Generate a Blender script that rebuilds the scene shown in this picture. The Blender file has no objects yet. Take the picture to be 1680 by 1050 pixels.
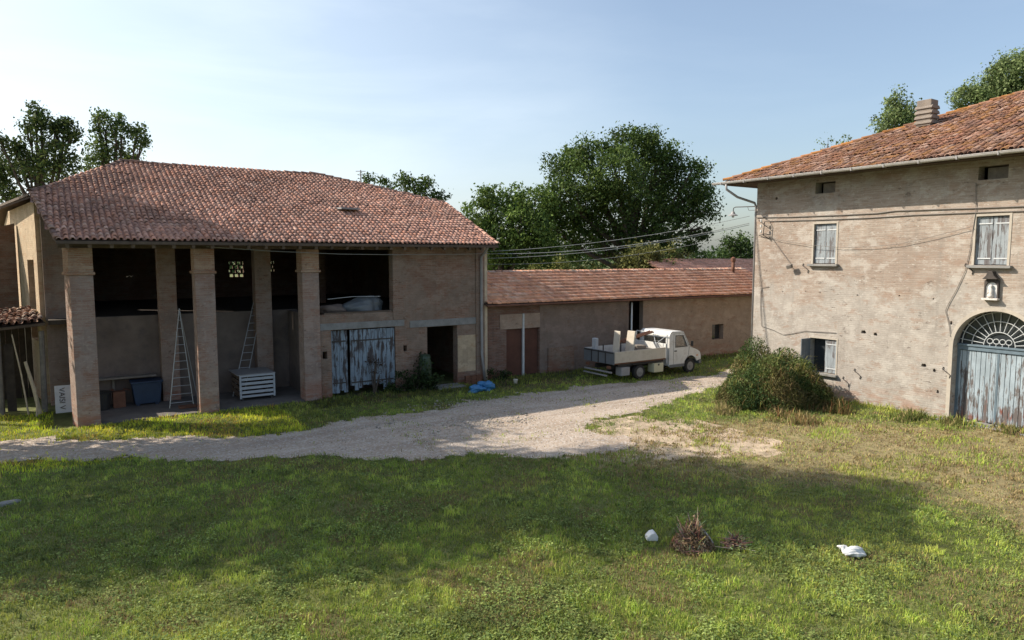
import bpy, math, random
import numpy as np
from mathutils import Vector, Matrix
from mathutils.geometry import tessellate_polygon
random.seed(7)
RNG = np.random.default_rng(11)
SC = bpy.context.scene
COL = SC.collection
PI = math.pi

# ---------------------------------------------------------------- camera
F, PX, PY, YH, H = 1130.0, 840.0, 525.0, 422.0, 5.5
TH = math.radians(33.5)
PT = math.atan((PY - YH) / F)
CAM = np.array([-0.6, -26.0, H])
FWD = np.array([math.sin(TH)*math.cos(PT), math.cos(TH)*math.cos(PT), -math.sin(PT)])
RT = np.array([math.cos(TH), -math.sin(TH), 0.0])
UP = np.cross(RT, FWD)
cd = bpy.data.cameras.new('camera')
cam = bpy.data.objects.new('camera', cd); COL.objects.link(cam)
cam.matrix_world = Matrix(((RT[0], UP[0], -FWD[0], CAM[0]), (RT[1], UP[1], -FWD[1], CAM[1]),
                           (RT[2], UP[2], -FWD[2], CAM[2]), (0, 0, 0, 1)))
cd.sensor_width = 36.0; cd.lens = F/1680*36.0; cd.clip_start = 0.1; cd.clip_end = 6000
SC.camera = cam

def gnd(px, py, z=0.0):
    r = FWD + RT*(px-PX)/F - UP*(py-PY)/F
    k = (z-CAM[2])/r[2]; p = CAM + r*k
    return p
def at(px, py, D):
    r = FWD + RT*(px-PX)/F - UP*(py-PY)/F
    k = D/(r[0]*math.sin(TH)+r[1]*math.cos(TH)); return CAM + r*k

# ---------------------------------------------------------------- world, sun
SUNV = Vector((-0.967, 0.918, 1.0)).normalized()      # towards the sun
SUN_EL = math.asin(SUNV.z)
w = bpy.data.worlds.new('World'); SC.world = w; w.use_nodes = True
nt = w.node_tree; nt.nodes.clear()
wo = nt.nodes.new('ShaderNodeOutputWorld'); bg = nt.nodes.new('ShaderNodeBackground')
sky = nt.nodes.new('ShaderNodeTexSky'); sky.sky_type = 'NISHITA'; sky.sun_disc = False
sky.sun_elevation = SUN_EL; sky.sun_rotation = math.atan2(SUNV.x, SUNV.y)
sky.altitude = 60; sky.air_density = 1.0; sky.dust_density = 2.4; sky.ozone_density = 0.7
tc = nt.nodes.new('ShaderNodeTexCoord'); mp = nt.nodes.new('ShaderNodeMapping')
mp.inputs['Scale'].default_value = (1.0, 1.0, 5.0)
n1 = nt.nodes.new('ShaderNodeTexNoise'); n1.inputs['Scale'].default_value = 1.7; n1.inputs['Detail'].default_value = 7
n1.inputs['Roughness'].default_value = 0.55; n1.inputs['Distortion'].default_value = 0.5
rmp = nt.nodes.new('ShaderNodeMapRange'); rmp.inputs[1].default_value = 0.42; rmp.inputs[2].default_value = 0.78
rmp.inputs[3].default_value = 0.0; rmp.inputs[4].default_value = 0.42
mx = nt.nodes.new('ShaderNodeMix'); mx.data_type = 'RGBA'; mx.inputs[7].default_value = (6.9, 7.2, 7.4, 1)
L = nt.links.new
L(tc.outputs['Generated'], mp.inputs[0]); L(mp.outputs[0], n1.inputs['Vector']); L(n1.outputs[0], rmp.inputs[0])
# thin cirrus gathers in one part of the sky
dp = nt.nodes.new('ShaderNodeVectorMath'); dp.operation = 'DOT_PRODUCT'; dp.inputs[1].default_value = (-0.35, 0.92, -0.1)
dr = nt.nodes.new('ShaderNodeMapRange'); dr.inputs[1].default_value = 0.35; dr.inputs[2].default_value = 1.0; dr.inputs[3].default_value = 0.22; dr.inputs[4].default_value = 1.0
ml = nt.nodes.new('ShaderNodeMath'); ml.operation = 'MULTIPLY_ADD'; ml.inputs[2].default_value = 0.0
L(tc.outputs['Generated'], dp.inputs[0]); L(dp.outputs['Value'], dr.inputs[0]); L(rmp.outputs[0], ml.inputs[0]); L(dr.outputs[0], ml.inputs[1])
ad = nt.nodes.new('ShaderNodeMath'); ad.operation = 'MULTIPLY_ADD'; ad.inputs[1].default_value = 0.44; L(dr.outputs[0], ad.inputs[0]); L(ml.outputs[0], ad.inputs[2])
L(ad.outputs[0], mx.inputs[0]); L(sky.outputs[0], mx.inputs[6]); tn = nt.nodes.new('ShaderNodeMix'); tn.data_type = 'RGBA'; tn.blend_type = 'MULTIPLY'; tn.inputs[0].default_value = 1.0; tn.inputs[7].default_value = (0.96, 1.01, 1.04, 1)
L(mx.outputs[2], tn.inputs[6]); L(tn.outputs[2], bg.inputs[0])
bg.inputs[1].default_value = 0.125
L(bg.outputs[0], wo.inputs[0])
sd = bpy.data.lights.new('sun', 'SUN'); sd.energy = 5.0; sd.angle = math.radians(0.5); sd.color = (1.0, 0.90, 0.76)
so = bpy.data.objects.new('sun', sd); COL.objects.link(so)
so.rotation_euler = SUNV.to_track_quat('Z', 'Y').to_euler(); so.location = (-20, 20, 30)
SC.view_settings.view_transform = 'Standard'; SC.view_settings.look = 'None'
SC.view_settings.exposure = 0.50; SC.view_settings.gamma = 1.0
SC.render.engine = 'CYCLES'; SC.cycles.max_bounces = 6; SC.cycles.diffuse_bounces = 3
SC.cycles.use_denoising = True
SC.cycles.transparent_max_bounces = 6

# ---------------------------------------------------------------- materials
MATS = {}
def newmat(name):
    m = bpy.data.materials.new(name); m.use_nodes = True; nt = m.node_tree; nt.nodes.clear()
    o = nt.nodes.new('ShaderNodeOutputMaterial'); p = nt.nodes.new('ShaderNodeBsdfPrincipled')
    nt.links.new(p.outputs[0], o.inputs[0]); MATS[name] = m
    return m, nt, p, o
def N(nt, typ, **kw):
    n = nt.nodes.new(typ)
    for k, v in kw.items():
        if k.startswith('i_'):
            key = k[2:]; key = int(key) if key.isdigit() else key
            n.inputs[key].default_value = v
        else: setattr(n, k, v)
    return n
def c4(c, k=1.0): return (c[0]*k, c[1]*k, c[2]*k, 1.0)
def noise(nt, vec, scale, detail=4, rough=0.6, mapscale=None):
    n = N(nt, 'ShaderNodeTexNoise'); n.inputs['Scale'].default_value = scale
    n.inputs['Detail'].default_value = detail; n.inputs['Roughness'].default_value = rough
    if mapscale:
        m = N(nt, 'ShaderNodeMapping'); m.inputs['Scale'].default_value = mapscale
        nt.links.new(vec, m.inputs[0]); vec = m.outputs[0]
    nt.links.new(vec, n.inputs['Vector']); return n.outputs[0]
def rng_(nt, val, a, b, c=0.0, d=1.0):
    n = N(nt, 'ShaderNodeMapRange'); n.inputs[1].default_value = a; n.inputs[2].default_value = b
    n.inputs[3].default_value = c; n.inputs[4].default_value = d; nt.links.new(val, n.inputs[0]); return n.outputs[0]
def mixc(nt, fac, a, b, mode='MIX'):
    n = N(nt, 'ShaderNodeMix', data_type='RGBA', blend_type=mode)
    for i, v in ((0, fac), (6, a), (7, b)):
        if isinstance(v, (int, float)): n.inputs[i].default_value = v
        elif isinstance(v, tuple): n.inputs[i].default_value = c4(v)
        else: nt.links.new(v, n.inputs[i])
    return n.outputs[2]
def math_(nt, op, a, b=0.0):
    n = N(nt, 'ShaderNodeMath', operation=op)
    for i, v in ((0, a), (1, b)):
        if isinstance(v, (int, float)): n.inputs[i].default_value = v
        else: nt.links.new(v, n.inputs[i])
    return n.outputs[0]
def bump(nt, p, h, strength=0.4, dist=0.02):
    b = N(nt, 'ShaderNodeBump'); b.inputs['Strength'].default_value = strength; b.inputs['Distance'].default_value = dist
    nt.links.new(h, b.inputs['Height']); nt.links.new(b.outputs[0], p.inputs['Normal'])

def M_plain(name, col, rough=0.8, var=0.25, scale=3.0, metal=0.0, bmp=0.2, dirt=None, dirtamt=0.5):
    m, nt, p, o = newmat(name); t = N(nt, 'ShaderNodeTexCoord').outputs['Object']
    n = noise(nt, t, scale, 6, 0.65); n2 = noise(nt, t, scale*9, 3)
    a = mixc(nt, rng_(nt, n, 0.3, 0.7), tuple(x*(1-var) for x in col), tuple(min(1, x*(1+var)) for x in col))
    if dirt: a = mixc(nt, rng_(nt, noise(nt, t, scale*1.7+0.3, 7, 0.7), 0.5, 0.68, 0, dirtamt), a, dirt)
    nt.links.new(a, p.inputs['Base Color']); p.inputs['Roughness'].default_value = rough; p.inputs['Metallic'].default_value = metal
    if bmp: bump(nt, p, n2, bmp, 0.01)
    return m
def M_tint(name, rough=0.8, var=0.3, scale=6.0, over=None, overamt=0.0, overscale=1.0, transl=0.0, bmp=0.3, lo=0.5, hi=0.65):
    m, nt, p, o = newmat(name); t = N(nt, 'ShaderNodeTexCoord').outputs['Object']
    a = N(nt, 'ShaderNodeAttribute', attribute_name='tint').outputs['Color']
    n = noise(nt, t, scale, 4, 0.6)
    k = rng_(nt, n, 0.3, 0.7, 1-var, 1+var)
    vm = N(nt, 'ShaderNodeVectorMath', operation='SCALE'); nt.links.new(a, vm.inputs[0]); nt.links.new(k, vm.inputs['Scale'])
    c = vm.outputs[0]
    if over: c = mixc(nt, rng_(nt, noise(nt, t, overscale, 7, 0.75), lo, hi, 0, overamt), c, over)
    nt.links.new(c, p.inputs['Base Color']); p.inputs['Roughness'].default_value = rough
    p.inputs['Specular IOR Level'].default_value = 0.3
    if bmp: bump(nt, p, noise(nt, t, 40, 3), bmp, 0.01)
    if transl:
        tr = N(nt, 'ShaderNodeBsdfTranslucent'); nt.links.new(c, tr.inputs[0])
        ms = N(nt, 'ShaderNodeMixShader'); ms.inputs[0].default_value = transl
        nt.links.new(p.outputs[0], ms.inputs[1]); nt.links.new(tr.outputs[0], ms.inputs[2]); nt.links.new(ms.outputs[0], o.inputs[0])
    return m
def M_brick(name, c1, c2, mortar, plaster, pamt=0.5, pscale=0.5, lowz=None, stain=(0.12, 0.10, 0.085), stainamt=0.4,
            row=0.075, width=0.27, contrast=1.0, holes=False):
    m, nt, p, o = newmat(name); t = N(nt, 'ShaderNodeTexCoord').outputs['Object']
    s = N(nt, 'ShaderNodeSeparateXYZ'); nt.links.new(t, s.inputs[0])
    u = math_(nt, 'ADD', s.outputs[0], s.outputs[1]); cb = N(nt, 'ShaderNodeCombineXYZ')
    wob = noise(nt, t, 1.3, 2); u2 = math_(nt, 'ADD', u, math_(nt, 'MULTIPLY', wob, 0.1))
    z2 = math_(nt, 'ADD', s.outputs[2], math_(nt, 'MULTIPLY', noise(nt, t, 0.7, 2), 0.12))
    nt.links.new(u2, cb.inputs[0]); nt.links.new(z2, cb.inputs[1])
    b = N(nt, 'ShaderNodeTexBrick'); b.inputs['Scale'].default_value = 1.0
    b.inputs['Brick Width'].default_value = width; b.inputs['Row Height'].default_value = row
    b.inputs['Mortar Size'].default_value = 0.009; b.inputs['Mortar Smooth'].default_value = 0.4; b.inputs['Bias'].default_value = 0.0
    b.inputs['Color1'].default_value = c4(c1); b.inputs['Color2'].default_value = c4(c2); b.inputs['Mortar'].default_value = c4(mortar)
    nt.links.new(cb.outputs[0], b.inputs['Vector'])
    col = b.outputs['Color']
    # per-brick weathering, long thin horizontal patches where courses wore differently
    streak = noise(nt, t, 1.0, 6, 0.7, (1.5, 1.5, 14.0))
    col = mixc(nt, rng_(nt, streak, 0.42, 0.62, 0, 0.55*contrast), col, tuple(x*1.35 for x in mortar))
    col = mixc(nt, rng_(nt, noise(nt, t, 0.55, 5), 0.45, 0.65, 0, 0.45), col, tuple(x*0.85 for x in c1))
    pn = noise(nt, t, pscale, 8, 0.68)
    if lowz:
        zz = rng_(nt, s.outputs[2], lowz[0], lowz[1], 0.22, -0.02)
        pn = math_(nt, 'ADD', pn, zz)
    pf = rng_(nt, pn, 0.62-0.3*pamt, 0.68-0.3*pamt)
    pl = mixc(nt, rng_(nt, noise(nt, t, 2.2, 7, 0.7), 0.35, 0.65), tuple(x*0.8 for x in plaster), tuple(min(1, x*1.12) for x in plaster))
    pl = mixc(nt, 0.25, pl, b.outputs['Color'])
    col = mixc(nt, pf, col, pl)
    col = mixc(nt, rng_(nt, noise(nt, t, 0.9, 8, 0.72, (1, 1, 0.5)), 0.52, 0.75, 0, stainamt), col, stain)
    col = mixc(nt, rng_(nt, noise(nt, t, 1.0, 6, 0.65, (3.2, 3.2, 0.28)), 0.54, 0.72, 0, 0.4), col, tuple(x*0.55 for x in plaster))
    # small chips and missing bricks
    chip = noise(nt, t, 3.6, 6, 0.68, (1, 1, 2.4)); big = noise(nt, t, 0.8, 3)
    cf = rng_(nt, math_(nt, 'ADD', chip, math_(nt, 'MULTIPLY', big, 0.25)), 0.755, 0.80, 0, 0.55)
    col = mixc(nt, cf, col, tuple(x*0.38 for x in c1))
    chip2 = noise(nt, t, 7.5, 3, 0.5, (1, 1, 2.2))
    blot = noise(nt, t, 1.25, 7, 0.72, (1, 1, 1.6)); col = mixc(nt, rng_(nt, blot, 0.53, 0.60, 0, 0.5), col, tuple(min(1, x*1.25) for x in plaster)); col = mixc(nt, rng_(nt, noise(nt, t, 1.9, 7, 0.7, (1, 1, 2.2)), 0.55, 0.62, 0, 0.5), col, (c1[0]*1.0, c1[1]*0.88, c1[2]*0.80))
    col = mixc(nt, rng_(nt, chip2, 0.64, 0.69, 0, 0.6), col, tuple(min(1, x*1.3) for x in plaster))
    base = rng_(nt, s.outputs[2], 0.0, 0.9, 1.0, 0.0)
    col = mixc(nt, math_(nt, 'MULTIPLY', base, rng_(nt, noise(nt, t, 1.0, 6, 0.65, (1.2, 1.2, 5)), 0.46, 0.56, 0.0, 0.85)), col, (c1[0]*1.12, c1[1]*0.85, c1[2]*0.75))
    nt.links.new(col, p.inputs['Base Color']); p.inputs['Roughness'].default_value = 0.92
    p.inputs['Specular IOR Level'].default_value = 0.15
    hgt = math_(nt, 'SUBTRACT', math_(nt, 'MULTIPLY', noise(nt, t, 6, 6, 0.7), 1.0), math_(nt, 'MULTIPLY', b.outputs['Fac'], 0.35))
    hgt = math_(nt, 'SUBTRACT', hgt, math_(nt, 'MULTIPLY', cf, 0.8))
    bump(nt, p, hgt, 0.7, 0.02)
    return m
def M_peel(name, paint, wood, amt=0.5, vert=True, rough=0.8, rust=None):
    m, nt, p, o = newmat(name); t = N(nt, 'ShaderNodeTexCoord').outputs['Object']
    ms = (9, 9, 1.1) if vert else (1.1, 9, 9)
    n = noise(nt, t, 1.0, 8, 0.75, ms); n2 = noise(nt, t, 2.0, 4, 0.6)
    s = N(nt, 'ShaderNodeSeparateXYZ'); nt.links.new(t, s.inputs[0])
    f = math_(nt, 'ADD', n, math_(nt, 'MULTIPLY', n2, 0.35))
    if rust: f = math_(nt, 'ADD', f, rng_(nt, s.outputs[2], 0.2, 1.7, 0.05, -0.05))
    a = mixc(nt, rng_(nt, n2, 0.3, 0.7), tuple(x*0.75 for x in paint), tuple(min(1, x*1.15) for x in paint))
    c = mixc(nt, rng_(nt, f, 0.82-0.25*amt, 0.88-0.25*amt), a, wood)
    if rust:
        lowf = rng_(nt, s.outputs[2], 0.0, 1.7, 0.09, -0.12)
        c = mixc(nt, rng_(nt, math_(nt, 'ADD', noise(nt, t, 1.0, 7, 0.7, (5, 5, 0.9)), lowf), 0.60, 0.66), c, rust)
    nt.links.new(c, p.inputs['Base Color']); p.inputs['Roughness'].default_value = rough
    bump(nt, p, f, 0.5, 0.008)
    return m

M_brick('barn_brick', (0.20, 0.11, 0.075), (0.27, 0.155, 0.11), (0.26, 0.21, 0.17), (0.25, 0.195, 0.155), 0.5, 0.6, stainamt=0.35)
M_brick('pier_brick', (0.27, 0.155, 0.115), (0.33, 0.215, 0.165), (0.31, 0.25, 0.21), (0.31, 0.245, 0.21), 0.55, 0.8, stainamt=0.25)
M_brick('capital_brick', (0.30, 0.15, 0.09), (0.36, 0.21, 0.13), (0.36, 0.29, 0.22), (0.36, 0.26, 0.18), 0.2, 0.8, stainamt=0.2)
M_brick('dark_brick', (0.16, 0.085, 0.06), (0.24, 0.12, 0.085), (0.20, 0.16, 0.135), (0.2, 0.16, 0.14), 0.1, 0.8, stainamt=0.4)
M_brick('brown_render', (0.20, 0.14, 0.11), (0.24, 0.17, 0.13), (0.24, 0.19, 0.155), (0.25, 0.195, 0.165), 0.9, 0.7, stainamt=0.35)
M_brick('render_wall', (0.30, 0.19, 0.14), (0.34, 0.225, 0.17), (0.34, 0.27, 0.215), (0.39, 0.30, 0.235), 1.1, 0.5, stainamt=0.2)
M_brick('house_brick', (0.29, 0.222, 0.178), (0.345, 0.278, 0.23), (0.355, 0.318, 0.275), (0.40, 0.372, 0.335), 0.30, 0.42, lowz=(3.3, 5.0), stainamt=0.32, contrast=1.0)
M_brick('old_plaster', (0.4, 0.28, 0.18), (0.44, 0.32, 0.22), (0.42, 0.34, 0.24), (0.50, 0.40, 0.28), 1.2, 0.5, stainamt=0.25)
M_plain('grey_render', (0.17, 0.132, 0.112), 0.95, 0.3, 0.8, dirt=(0.08, 0.07, 0.07))
M_plain('concrete', (0.235, 0.23, 0.22), 0.9, 0.2, 2.5, dirt=(0.14, 0.13, 0.12))
M_plain('chimney_concrete', (0.20, 0.17, 0.145), 0.9, 0.2, 2.5, dirt=(0.2, 0.15, 0.1))
M_plain('window_trim', (0.42, 0.375, 0.315), 0.9, 0.12, 3)
M_plain('dark_wood', (0.055, 0.04, 0.03), 0.85, 0.4, 4)
M_plain('beam_wood', (0.12, 0.085, 0.06), 0.85, 0.4, 4)
M_plain('pale_wood', (0.52, 0.42, 0.30), 0.8, 0.25, 5)
M_plain('grey_wood', (0.20, 0.175, 0.15), 0.9, 0.3, 5)
M_plain('brown_door', (0.10, 0.038, 0.024), 0.7, 0.25, 2)
M_peel('peeling_blue', (0.24, 0.30, 0.36), (0.065, 0.055, 0.055), 0.62)
M_peel('peeling_gate', (0.31, 0.375, 0.42), (0.11, 0.095, 0.09), 0.62, rust=(0.17, 0.06, 0.04))
M_peel('peeling_grey', (0.29, 0.325, 0.35), (0.12, 0.11, 0.11), 0.6)
M_peel('shaded_shutter', (0.16, 0.18, 0.20), (0.08, 0.07, 0.06), 0.3)  # darker copy of the shutter paint, with the open leaf's shade in the colour
M_plain('gate_frame_paint', (0.11, 0.155, 0.19), 0.6, 0.2, 4)
M_plain('iron_pale', (0.50, 0.52, 0.53), 0.6, 0.15, 6)
M_plain('iron_dark', (0.05, 0.04, 0.035), 0.7, 0.3, 6)
M_plain('cable_grey', (0.17, 0.15, 0.135), 0.7, 0.2, 2)
M_plain('wire_light', (0.30, 0.31, 0.31), 0.5, 0.1, 2)
M_plain('gutter', (0.45, 0.43, 0.41), 0.5, 0.12, 1.2, dirt=(0.3, 0.26, 0.22))
M_plain('pipe_grey', (0.30, 0.29, 0.29), 0.5, 0.2, 2)
M_plain('tile_bed', (0.085, 0.045, 0.033), 0.95, 0.3, 4)
M_plain('soffit', (0.10, 0.07, 0.05), 0.9, 0.3, 3)
M_tint('roof_tile', 0.85, 0.22, 5, over=(0.16, 0.115, 0.095), overamt=0.35, overscale=0.8)
M_tint('lichen_tile', 0.9, 0.3, 5, over=(0.30, 0.145, 0.045), overamt=0.38, overscale=0.9, lo=0.50, hi=0.64)
M_tint('foliage', 0.75, 0.15, 3, transl=0.28, bmp=0)
M_tint('grass_blades', 0.85, 0.1, 2, transl=0.3, bmp=0)
M_tint('stone_tint', 0.9, 0.15, 8)
M_tint('dry_stem', 0.8, 0.2, 10, bmp=0)
M_plain('bark', (0.085, 0.065, 0.05), 0.95, 0.35, 6, bmp=0.6)
M_plain('white_paint', (0.63, 0.63, 0.61), 0.45, 0.06, 1.6, dirt=(0.36, 0.32, 0.27), dirtamt=0.5)
M_plain('cream_paint', (0.53, 0.48, 0.40), 0.5, 0.1, 1.5, dirt=(0.34, 0.27, 0.2))
M_plain('toolbox_cream', (0.62, 0.58, 0.40), 0.5, 0.05, 1.5)
M_plain('grey_paint', (0.13, 0.145, 0.16), 0.5, 0.12, 2, dirt=(0.12, 0.1, 0.08))
M_plain('chassis', (0.035, 0.032, 0.03), 0.7, 0.2, 3)
M_plain('rubber', (0.028, 0.027, 0.026), 0.85, 0.2, 5)
M_plain('rim', (0.25, 0.24, 0.23), 0.6, 0.2, 5)
M_plain('plastic_black', (0.03, 0.03, 0.03), 0.5, 0.1, 3)
M_plain('metal_ladder', (0.42, 0.43, 0.44), 0.45, 0.1, 3, metal=0.5)
M_plain('crate_white', (0.42, 0.44, 0.47), 0.6, 0.08, 3, dirt=(0.35, 0.35, 0.35))
M_plain('blue_plastic', (0.012, 0.032, 0.075), 0.5, 0.2, 2)
M_plain('bright_blue_plastic', (0.05, 0.20, 0.42), 0.4, 0.2, 4, bmp=0.6)
M_plain('white_plastic', (0.66, 0.66, 0.65), 0.45, 0.05, 4, bmp=0.4)
M_plain('green_plastic', (0.03, 0.055, 0.03), 0.5, 0.3, 3)
M_plain('rust', (0.16, 0.07, 0.04), 0.8, 0.35, 4)
M_plain('floor_dirt', (0.14, 0.125, 0.115), 0.95, 0.25, 1.5, dirt=(0.1, 0.09, 0.08))
M_plain('statue', (0.62, 0.58, 0.54), 0.7, 0.2, 18, dirt=(0.2, 0.13, 0.1))
M_plain('orange_lens', (0.6, 0.2, 0.03), 0.3, 0.05, 2, bmp=0)
def M_glass(name, col=(0.03, 0.035, 0.04), rough=0.08):
    m, nt, p, o = newmat(name); p.inputs['Base Color'].default_value = c4(col); p.inputs['Roughness'].default_value = rough
    p.inputs['Specular IOR Level'].default_value = 0.7; return m
M_glass('dark_glass'); M_glass('sky_glass', (0.12, 0.17, 0.22), 0.15); M_glass('lamp_glass', (0.55, 0.57, 0.6), 0.1)
def M_clear(name):
    m, nt, p, o = newmat(name); g = N(nt, 'ShaderNodeBsdfGlossy'); g.inputs['Roughness'].default_value = 0.05
    t = N(nt, 'ShaderNodeBsdfTransparent'); t.inputs[0].default_value = (0.62, 0.66, 0.66, 1)
    ms = N(nt, 'ShaderNodeMixShader'); ms.inputs[0].default_value = 0.22
    nt.links.new(t.outputs[0], ms.inputs[1]); nt.links.new(g.outputs[0], ms.inputs[2]); nt.links.new(ms.outputs[0], o.inputs[0])
M_clear('cab_glass')

# ground: tint attribute gives grass/earth mix and painted shade before the barn
M_tint('ground_soil', 0.95, 0.35, 3.0, over=(0.10, 0.085, 0.05), overamt=0.4, overscale=2.0, bmp=0.6)
def M_gravel():
    m, nt, p, o = newmat('gravel'); t = N(nt, 'ShaderNodeTexCoord').outputs['Object']
    n = noise(nt, t, 0.35, 6, 0.6); v = N(nt, 'ShaderNodeTexVoronoi'); v.inputs['Scale'].default_value = 22; nt.links.new(t, v.inputs['Vector'])
    c = mixc(nt, rng_(nt, n, 0.35, 0.65), (0.38, 0.29, 0.215), (0.48, 0.39, 0.31))
    c = mixc(nt, rng_(nt, noise(nt, t, 1.6, 7, 0.7, (1, 1, 1)), 0.45, 0.7, 0, 0.6), c, (0.49, 0.41, 0.335))
    c = mixc(nt, rng_(nt, noise(nt, t, 1.0, 4, 0.55, (0.16, 1.5, 1)), 0.46, 0.62, 0, 0.55), c, (0.27, 0.205, 0.15)); c = mixc(nt, rng_(nt, noise(nt, t, 1.0, 5, 0.6, (0.3, 1.9, 1)), 0.54, 0.66, 0, 0.5), c, (0.60, 0.52, 0.43))
    c = mixc(nt, rng_(nt, noise(nt, t, 14, 4, 0.6), 0.4, 0.65, 0, 0.45), c, (0.23, 0.19, 0.155))
    c = mixc(nt, rng_(nt, noise(nt, t, 0.9, 6, 0.7), 0.56, 0.66, 0, 0.5), c, (0.27, 0.21, 0.14))
    hs = N(nt, 'ShaderNodeSeparateColor'); nt.links.new(v.outputs['Color'], hs.inputs[0])
    c = mixc(nt, rng_(nt, hs.outputs[0], 0.72, 0.9, 0, 0.6), c, (0.56, 0.53, 0.49))
    nt.links.new(c, p.inputs['Base Color']); p.inputs['Roughness'].default_value = 0.95
    bump(nt, p, math_(nt, 'ADD', math_(nt, 'MULTIPLY', v.outputs['Distance'], -0.8), noise(nt, t, 5, 6, 0.7)), 0.8, 0.025)
M_gravel()

# ---------------------------------------------------------------- objects
def wloc(o):
    v = Vector((0, 0, 0))
    while o is not None: v += o.location; o = o.parent
    return v
def tag(o, label=None, cat=None, group=None, kind=None):
    if label: o['label'] = label
    if cat: o['category'] = cat
    if group: o['group'] = group
    if kind: o['kind'] = kind
    return o
def thing(name, label, cat, loc=(0, 0, 0), group=None):
    o = bpy.data.objects.new(name, None); COL.objects.link(o); o.location = loc; o.empty_display_size = 0.3
    return tag(o, label, cat, group)
def link_mesh(name, me, mat, parent=None):
    o = bpy.data.objects.new(name, me); COL.objects.link(o)
    if parent is not None:
        o.parent = parent
    me.materials.append(MATS[mat]); return o
def set_tint(me, T, n):
    a = me.attributes.new('tint', 'FLOAT_COLOR', 'FACE'); d = np.ones((n, 4), np.float32); d[:, :3] = np.asarray(T, np.float32)
    a.data.foreach_set('color', d.ravel())
def np_mesh(name, V, Fc, T, mat, parent=None, smooth=False):
    """V (n,3), Fc (m,k) faces all of k corners, T (m,3)"""
    V = np.asarray(V, np.float32); Fc = np.asarray(Fc, np.int32); m, k = Fc.shape
    if parent is not None: V = V - np.array(wloc(parent), np.float32)
    me = bpy.data.meshes.new(name); me.vertices.add(len(V)); me.vertices.foreach_set('co', V.ravel())
    me.loops.add(m*k); me.loops.foreach_set('vertex_index', Fc.ravel())
    me.polygons.add(m); me.polygons.foreach_set('loop_start', np.arange(0, m*k, k, dtype=np.int32))
    me.polygons.foreach_set('loop_total', np.full(m, k, np.int32))
    if smooth: me.polygons.foreach_set('use_smooth', np.ones(m, bool))
    me.update(calc_edges=True)
    if T is not None: set_tint(me, T, m)
    return link_mesh(name, me, mat, parent)
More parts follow.
